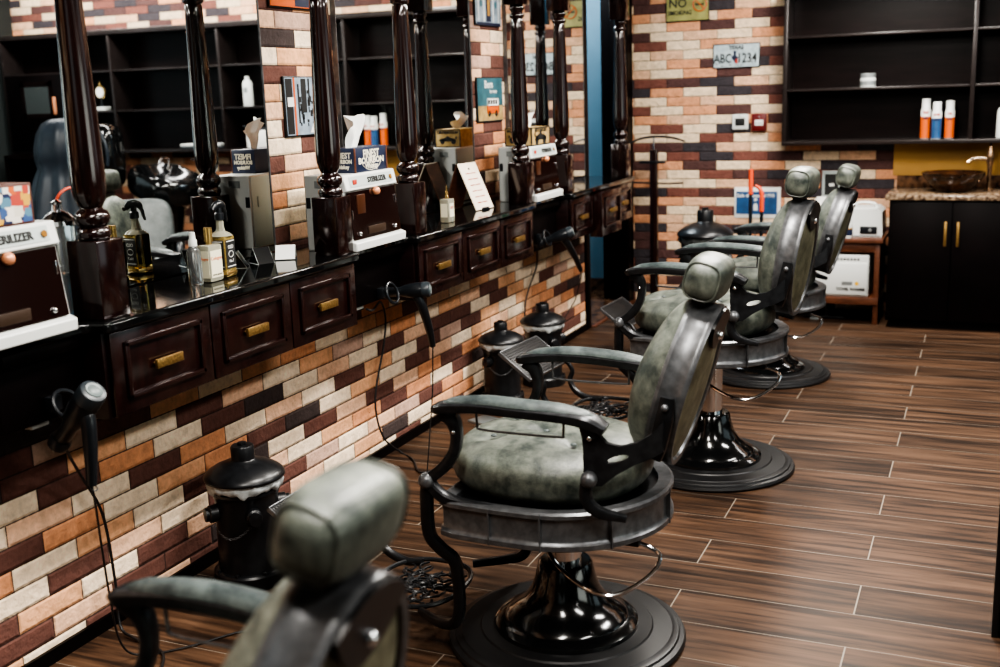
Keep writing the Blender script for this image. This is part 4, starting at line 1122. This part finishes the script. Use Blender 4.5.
MB().ball((.059, -.029, .100), .004, 8).build('sensor', BLACKP, t)
t = thing('call_point', 'red fire alarm call point beside the white thermostat', 'alarm', (-1.578, YB, 1.285))
MB().box(0, .105, -.035, 0, 0, .125, .006).build('case', REDP, t)
MB().box(.022, .083, -.0365, -.034, .040, .080, .001).build('break_glass', PAPER, t)
q = MB()
for k in range(3): q.ball((.034+k*.018, -.037, .058), .0045, 8)
q.build('printed_dots', BLACKINK, t); MB().ball((.052, -.036, .102), .006, 8).build('indicator', SILVERP, t)
t = thing('ppe_poster', 'blue Safe disposal of PPE notice with white border on the back wall', 'sign', (-1.700, YB-.001, .655))
W, H = .335, .225
MB().box(0, W, -.005, 0, 0, H, .001).build('white_border', PAPER, t)
MB().box(.012, W-.024, -.0065, -.004, .028, H-.032).build('blue_panel', BLUEP, t)
text('lettering', 'Safe disposal of PPE', .0345, (.155, -.0072, H-.062), RY, PAPER, t, bold=.0008)
MB().prism([(.140, .055), (.170, .055), (.170, .095), (.155, .110), (.140, .095)], -.0078, -.0065, 'xz').lathe([(.012, 0), (.012, .0012)], (.155, -.0066, .135), 14, Matrix.Rotation(H90, 3, 'X')).build('pictogram', PAPER, t)
# framed notice above table
t = thing('framed_notice', 'small grey-framed dark notice leaning on the wall above the side table', 'picture', (-1.075, YB-.001, .80))
MB().box(0, .135, -.02, 0, 0, .20, .003).build('frame', GREYP, t)
MB().box(.02, .115, -.022, -.018, .03, .175).build('dark_print', BLACKINK, t)
MB().box(.05, .085, -.023, -.021, .09, .11).build('white_mark', PAPER, t)

# coat stand near corner
t = thing('coat_stand', 'tall dark wooden coat stand with curved arms by the far corner', 'coat stand', (-2.262, 8.08, 0))
MB().box(-.028, .028, -.02, .02, .02, 1.17, .003).build('pole', WOOD, t)
MB().box(-.115, .09, -.045, .045, 0, .025, .004).build('base', WOODK, t)
MB().tube([(-.20, 0, 1.205), (-.12, 0, 1.245), (-.02, 0, 1.262), (.08, 0, 1.262), (.17, 0, 1.247), (.235, 0, 1.225)], [.006, .008, .009, .009, .008, .005], 8).build('curved_arm', BLACKM, t)
MB().cyl((0, 0, 1.16), (0, 0, 1.262), .006).build('hook_stem', CHROME, t)
MB().box(-.105, .085, -.024, .024, 1.068, 1.088, .003).build('cross_bar', BLACKM, t)
MB().tube([(-.19, 0, .93), (-.05, 0, .925), (.10, -.0, .92), (.22, 0, .925)], .006, 8).build('thin_bar', BLACKM, t)

# litter picker and brush leaning by the poster
for i, (x, h, col, lab) in enumerate(((-1.468, 1.055, REDHANDLE, 'long-handled dustpan with the taller orange-red grip in front of the blue notice'),
                                      (-1.415, .945, REDHANDLE, 'long-handled broom with the shorter curved orange-red grip beside the dustpan'))):
    t = thing(('dustpan', 'broom')[i], lab, ('dustpan', 'broom')[i], (x, 7.66+.12*i, 0))
    MB().cyl((0, 0, .10), (0, 0, h-.16), .0125, n=14).build('pole', BLACKP, t)
    if i == 0:
        MB().tube([(0, 0, h-.17), (0, 0, h-.10), (0, 0, h)], [.015, .017, .015], 12).build('grip', col, t)
        MB().prism([(-.11, 0), (.11, 0), (.10, .10), (-.10, .10)], -.09, .06, 'xz').build('pan', BLACKP, t)
    else:
        MB().tube([(0, 0, h-.19), (0, 0, h-.08), (-.012, 0, h-.035), (-.045, 0, h-.012)], [.015, .016, .014, .010], 12).build('grip', col, t)
        MB().box(-.09, .13, -.02, .02, .03, .11, .008).build('brush_head', BLACKP, t)
        MB().box(-.09, .13, -.016, .016, 0, .03).build('bristles', BLACKM, t)

# side table, towel warmer, machine
t = thing('side_table', 'small brown wooden side table between the farthest chair and the sink cabinet', 'table', (-.95, 7.97, 0))
MB().box(-.32, .345, -.235, .24, .555, .585, .004).build('table_top', TABLEW, t)
for x in (-.295, .290):
    for y in (-.21, .205): MB().box(x, x+.035, y, y+.03, 0, .555, .003).build('leg', TABLEW, t)
MB().box(-.26, .29, -.205, -.185, .49, .555, .002).build('apron', TABLEW, t)
MB().box(-.295, .325, -.225, .22, .135, .185, .003).build('lower_shelf', TABLEW, t)
t = thing('towel_warmer', 'white TOWEL WARMER cabinet on the lower shelf of the side table', 'towel warmer', (-.955, 7.955, .1855))
MB().box(-.27, .262, -.19, .19, 0, .285, .010, 3).build('housing', WHITEP, t)
MB().box(-.262, .255, -.200, -.188, .015, .232, .004).build('door', WHITEP, t)
q = MB()
for k in range(14): q.box(-.10+k*.022, -.10+k*.022+.014, -.1915, -.1895, .250, .262)
q.build('vent_slots', BLACKP, t)
text('lettering', 'TOWEL WARMER', .028, (.150, -.2008, .052), RY, BLACKINK, t, sx=.85, bold=.0012)
MB().box(.09, .160, -.2012, -.199, .080, .105).build('logo_block', SILVERP, t)
MB().lathe([(.013, 0), (.013, .0015)], (.188, -.2, .093), 16, Matrix.Rotation(H90, 3, 'X')).build('yellow_dot', pmat('yellow_dot', (.75, .45, .03), .5), t)
t = thing('wax_machine', 'white appliance with a dark control panel and arched handle on the side table', 'appliance', (-.76, 7.98, .5855))
MB().prism([(-.20, 0), (.135, 0), (.140, .02), (.132, .165), (.10, .19), (-.20, .185)], -.15, .15, 'xz').build('housing', WHITEP, t)
MB().box(-.005, .105, -.156, -.150, .022, .072, .002).build('control_panel', BLACKP, t)
q = MB(); q.lathe([(.012, 0), (.010, .01), (0, .011)], (.060, -.156, .047), 14, Matrix.Rotation(H90, 3, 'X')); q.build('dial', SILVERP, t)
MB().tube([(-.06, 0, .185), (-.05, 0, .21), (.0, 0, .22), (.07, 0, .212), (.085, 0, .185)], .008, 8).build('handle', WHITEP, t)
MB().box(-.195, .130, -.15, .15, -.0, .012, .003).build('dark_foot', BLACKP, t)
t = thing('lotion_bottle', 'small white bottle with a navy and yellow label at the front of the side table', 'bottle', (-.835, 7.78, .5855))
MB().lathe([(.026, 0), (.027, .004), (.027, .095), (.022, .10)], n=22).build('bottle_body', WHITEP, t)
MB().lathe([(.0275, .018), (.0275, .060)], n=22, cap=False).build('navy_label', NAVY, t)
MB().lathe([(.0278, .060), (.0278, .068)], n=22, cap=False).build('yellow_band', YELLOW, t)
MB().lathe([(.024, .10), (.024, .128), (0, .13)], n=22).build('cap', WHITEP, t)
t = thing('glove_box', 'white and green paper glove box with a sheet pulled out, behind the farthest headrest', 'box', (-1.07, 8.06, .5855))
MB().box(-.10, .08, -.06, .06, 0, .16, .004).build('carton', PAPER, t)
MB().box(-.10, .05, -.0615, -.0605, .03, .12).build('green_print', pmat('green_print', (.08, .22, .13), .5), t)
q = MB(); rows = []
for j in range(5):
    rows.append([q.bm.verts.new((-.06+.03*k+.012*j, .01*sin(k*2+j), .16+.022*j+.006*sin(k*3.))) for k in range(5)])
for a, b in zip(rows, rows[1:]):
    for k in range(4): q.bm.faces.new((a[k], a[k+1], b[k+1], b[k]))
q.build('loose_sheet', PAPER, t, smooth=80)
# scale / metal stand below table
t = thing('floor_scale', 'low black and silver stand on the floor under the side table', 'stand', (-.98, 7.93, 0))
MB().box(-.15, .12, -.03, .03, .0, .018, .004).build('foot_bar', BLACKP, t)
MB().box(-.10, -.04, -.10, .08, .0, .014, .003).build('silver_foot', SILVERP, t)
MB().cyl((0, 0, .01), (0, 0, .10), .012).build('post', BLACKP, t)
# small silver stand behind chair
t = thing('metal_footstool', 'low brushed-metal folding footstool on the floor beyond the central chair', 'stool', (-2.03, 4.45, 0), -.35)
MB().tube([(-.10, -.02, 0.002), (-.055, -.02, .10), (-.02, -.02, .15)], .030, 8, up=(0, 1, 0), sx=1, sec=[(-.12, -1), (.12, -1), (.12, 1), (-.12, 1)], smooth=1).build('front_leg', SILVERP, t)
MB().tube([(.06, -.0, 0.002), (.02, 0, .09), (-.01, 0, .15)], .035, 8, up=(0, 1, 0), sx=1, sec=[(-.12, -1), (.12, -1), (.12, 1), (-.12, 1)], smooth=1).build('rear_leg', SILVERP, t)
MB().box(-.07, .04, -.06, .05, .150, .162, .003).build('step', SILVERP, t)

# sink cabinet
t = thing('sink_cabinet', 'dark two-door base cabinet under the marble sink counter at the back right', 'cabinet', (-.572, 7.683, 0))
L = 1.2
MB().box(0, L, .012, .572, .05, .849, .002).box(.02, L, .05, .572, 0, .05).build('cabinet_body', WOODK, t)
dd = [(.02, .382), (.388, .74), (.75, 1.18)]
for i, (a, b) in enumerate(dd):
    d = MB().box(a, b, -.006, .012, .065, .838, .002).build('door', WOODK, t)
    hx = b-.012 if i % 2 == 0 else a+.018
    hx = .347 if i == 0 else (.422 if i == 1 else hx)
    MB().box(hx-.009, hx+.009, -.022, -.014, .555, .715, .002).cyl((hx, -.016, .575), (hx, -.004, .575), .004, n=8).cyl((hx, -.016, .695), (hx, -.004, .695), .004, n=8).build('door_handle', BRASS, d)
t = thing('sink_counter', 'speckled brown marble counter slab with a dark upstand', 'worktop', (-.60, 7.66, .8505))
MB().box(0, 1.24, 0, .598, 0, .033, .006).build('slab', MARBLE, t)
MB().box(.03, 1.24, .575, .597, .033, .115, .002).build('upstand', MARBLED, t)
struct('trim_5', MB().box(-.600, .64, YB-.012, YB-.001, .965, 1.19), YELLOW)
t = thing('vessel_sink', 'round brown marble bowl sink on the counter', 'sink', (-.20, 7.93, .884))
MB().lathe([(0, .0), (.075, .0), (.10, .012), (.155, .06), (.190, .105), (.198, .128), (.190, .128), (.150, .07), (.09, .03), (0, .02)], n=48).build('bowl', pmat('veined_marble', (.085, .036, .016), .12, nscale=9, col2=(.008, .004, .0035), stretch=(1, 1, 3)), t)
t = thing('faucet', 'tall antique brass faucet to the right of the bowl sink', 'faucet', (.015, 8.02, .884))
MB().lathe([(.030, 0), (.030, .008), (.017, .02), (.014, .06), (.016, .16), (.022, .185), (.026, .20), (.024, .235), (.016, .262), (.010, .285), (0, .288)], n=24).build('faucet_body', pmat('antique_brass', (.32, .20, .12), .25, metal=.85, noise=.5, nscale=20), t)
MB().tube([(-.01, 0, .205), (-.06, -.02, .212), (-.11, -.045, .208), (-.135, -.055, .185)], [.012, .011, .011, .012], 12).build('spout', pmat('polished_brass', (.65, .50, .36), .15, metal=.9), t)
MB().tube([(0, 0, .275), (.0, .03, .30), (.0, .055, .305)], [.009, .007, .008], 10).build('lever', BLACKM, t)

# dark partition panel at the right edge
t = thing('partition_panel', 'dark wooden panel edge standing at the right edge of the photo', 'panel', (.092, 3.335, 0))
MB().box(0, .75, 0, .04, 0.0, 2.1, .003).build('board', WOODK, t)
MB().box(-.006, .012, -.004, .044, 0.0, 2.1, .002).build('edge_strip', BLACKM, t)

# ---------------------------------------------------------------- things seen only in the mirrors
# hair wash station: black basin with reclining grey chair
t = thing('wash_basin', 'glossy black shampoo basin on a pedestal, seen in the nearest mirror', 'basin', (1.14, 7.22, 0), .3)
MB().sup((0, 0, .98), (.30, .26, .14), .6, .7, 40, 24, f=lambda p: Vector((p.x, p.y, p.z if p.z < .02 else (p.z-.16*max(0, 1-(p.x/.27)**2-(p.y/.23)**2)))), M=Matrix.Rotation(-.25, 3, 'Y')).build('bowl', GLOSSB, t)
MB().lathe([(.20, 0), (.20, .03), (.11, .08), (.10, .6), (.16, .88)], n=30).build('pedestal', GLOSSB, t)
MB().tube([(.15, .12, 1.08), (.15, .14, 1.17), (.10, .05, 1.19), (.05, -.02, 1.14)], .012, 10).build('tap', CHROME, t)
MB().tube([(-.2, .2, 1.08), (-.25, .22, 1.16), (-.22, .1, 1.18)], .009, 10).build('shower_hose', CHROME, t)
t = thing('wash_chair', 'grey vinyl shampoo chair in front of the black basin, seen in the mirror', 'chair', (.82, 6.45, 0), .9)
MB().sup((0, 0, .42), (.28, .28, .10), .4, .4).build('seat', GREYLEATH, t)
q = MB().sup((0, 0, 0), (.07, .27, .30), .4, .5); q.xf(Matrix.Translation((.27, 0, .62)) @ Matrix.Rotation(.3, 4, 'Y')); q.build('backrest', GREYLEATH, t)
for s in (-1, 1): MB().tube([(-.25, .3*s, .35), (-.22, .31*s, .60), (.0, .31*s, .64), (.25, .3*s, .60)], [.03, .035, .04, .03], 12).build('armrest', BLACKP, t)
MB().lathe([(.28, 0), (.28, .03), (.06, .06), (.05, .33)], n=30).build('pedestal', CHROME, t)
# chair draped with a navy cape
t = thing('draped_chair', 'salon chair covered by a shiny navy cape, seen in the nearest mirror', 'chair', (1.94, 7.0, 0), 0)
q = MB(); rows = []; n = 64
pr = [(.02, .02, 1.53), (.10, .08, 1.525), (.17, .13, 1.49), (.215, .17, 1.41), (.235, .19, 1.30), (.23, .19, 1.20), (.20, .17, 1.13), (.23, .20, 1.05), (.27, .24, .90), (.31, .28, .70), (.34, .31, .45)]
for j, (rx, ry, z) in enumerate(pr):
    row = []
    for k in range(n):
        a = 2*pi*k/n; w = 1+(.012+.008*j)*sin(a*9+j*.35)+.03*sin(a*4+1)*min(1, j/4)
        row.append(q.bm.verts.new((rx*w*cos(a)+.01*j, ry*w*sin(a), z)))
    rows.append(row)
for a, b in zip(rows, rows[1:]):
    for k in range(n): q.bm.faces.new((a[k], a[(k+1) % n], b[(k+1) % n], b[k]))
q.bm.faces.new(rows[0])
q.build('navy_cape', NAVYC, t, smooth=80)
MB().lathe([(.26, 0), (.26, .04), (.06, .07), (.05, .42)], n=30).build('pedestal', CHROME, t)
MB().sup((0, 0, .46), (.26, .26, .08), .4, .4).build('seat', GREYLEATH, t)
q = MB().sup((0, 0, 0), (.17, .12, .26), .5, .6); q.xf(Matrix.Translation((-.36, .02, 1.22))); q.build('backrest', GLOSSB, t)
q = MB().tube([(-.36+.16*cos(a), -.10, 1.24+.22*sin(a)) for a in [-.4+k*(pi+.8)/14 for k in range(15)]], .012, 8, smooth=1); q.build('blue_piping', NAVYC, t)
MB().box(-.42, -.30, -.04, .06, .45, 1.0, .02).build('back_post', GLOSSB, t)
# lower cupboard at the far right end of the shelf cabinet
t = thing('lower_cupboard', 'dark open floor cupboard under the right end of the shelf cabinet, seen in the mirror', 'cupboard', (2.95, 7.86, 0))
MB().box(0, .03, 0, .39, 0, 1.18).box(.57, .60, 0, .39, 0, 1.18).box(0, .60, 0, .39, 1.15, 1.19).box(0, .6, .02, .39, 0, .06).box(.02, .58, .02, .39, .56, .59).build('carcass', SHELF, t)
MB().box(.02, .58, .37, .39, .05, 1.15).build('back_panel', WOODK, t)
# ---------------------------------------------------------------- lights
def area(name, loc, sx, sy, e, col=(1, .95, .88), rot=(0, 0, 0)):
    l = bpy.data.lights.new(name, 'AREA'); l.shape = 'RECTANGLE'; l.size = sx; l.size_y = sy; l.energy = e; l.color = col
    o = bpy.data.objects.new(name, l); COL.objects.link(o); o.location = loc; o.rotation_euler = rot
    return o
for i, (x, y, e) in enumerate(((-.75, .9, 50), (-.75, 2.9, 70), (-.75, 4.9, 75), (-.75, 6.8, 65))):
    area('ceiling_light', (x, y, 2.86), .25, 1.1, e)
for i, (x, y, e) in enumerate(((1.4, 1.5, 45), (1.4, 4.5, 60))):
    area('ceiling_light', (x, y, 2.86), .3, 1.2, e, (1, .97, .93))
area('wall_washer', (1.9, 7.40, 2.84), 3.2, .2, 70, (1, .97, .94), (math.radians(28), 0, 0))
area('shelf_sheen_fill', (3.60, 5.3, 1.85), 1.5, 3.0, 140, (.82, .93, 1), (0, -H90, 0))  # unseen cool fill added to light the shelf boards; the wall has no window
area('brick_wall_fill', (3.60, 1.6, 1.5), 1.4, 2.6, 400, (1, .96, .9), (0, -H90, 0))  # added out-of-view fill that brightens the left brick from a lower angle
area('front_fill', (-.6, -1.5, 2.1), 1.6, 1.0, 30, (.95, .97, 1), (-H90, 0, 0))  # unseen fill added behind the camera for brightness, not a window
area('passage_light', (-3.2, 7.9, 2.8), .5, .5, 30, (.85, .94, 1))
w = bpy.data.worlds.new('world'); SC.world = w; w.use_nodes = True
w.node_tree.nodes['Background'].inputs[0].default_value = (.5, .55, .6, 1); w.node_tree.nodes['Background'].inputs[1].default_value = .1

# ---------------------------------------------------------------- camera
cam = bpy.data.cameras.new('camera'); co = bpy.data.objects.new('camera', cam); COL.objects.link(co)
r = Vector((.91787968, .39552226, -.03254285)); u = Vector((-.0544105, .20664691, .97690151)); f = Vector((-.39311117, .89490737, -.21119757))
M = Matrix((r, u, -f)).transposed().to_4x4(); M.translation = (0, 0, 1.61733)
co.matrix_world = M
cam.sensor_width = 36; cam.sensor_fit = 'HORIZONTAL'; cam.lens = 1114.7365*36/1000; cam.clip_start = .05
cam.dof.use_dof = True; cam.dof.focus_distance = 3.9; cam.dof.aperture_fstop = 2.6
SC.camera = co
SC.view_settings.view_transform = 'AgX'
SC.view_settings.look = 'AgX - High Contrast'
SC.view_settings.exposure = .5
SC.cycles.max_bounces = 8; SC.cycles.glossy_bounces = 5; SC.cycles.transmission_bounces = 6
SC.cycles.use_denoising = True
SC.cycles.caustics_reflective = False; SC.cycles.caustics_refractive = False
SC.cycles.sample_clamp_indirect = 4
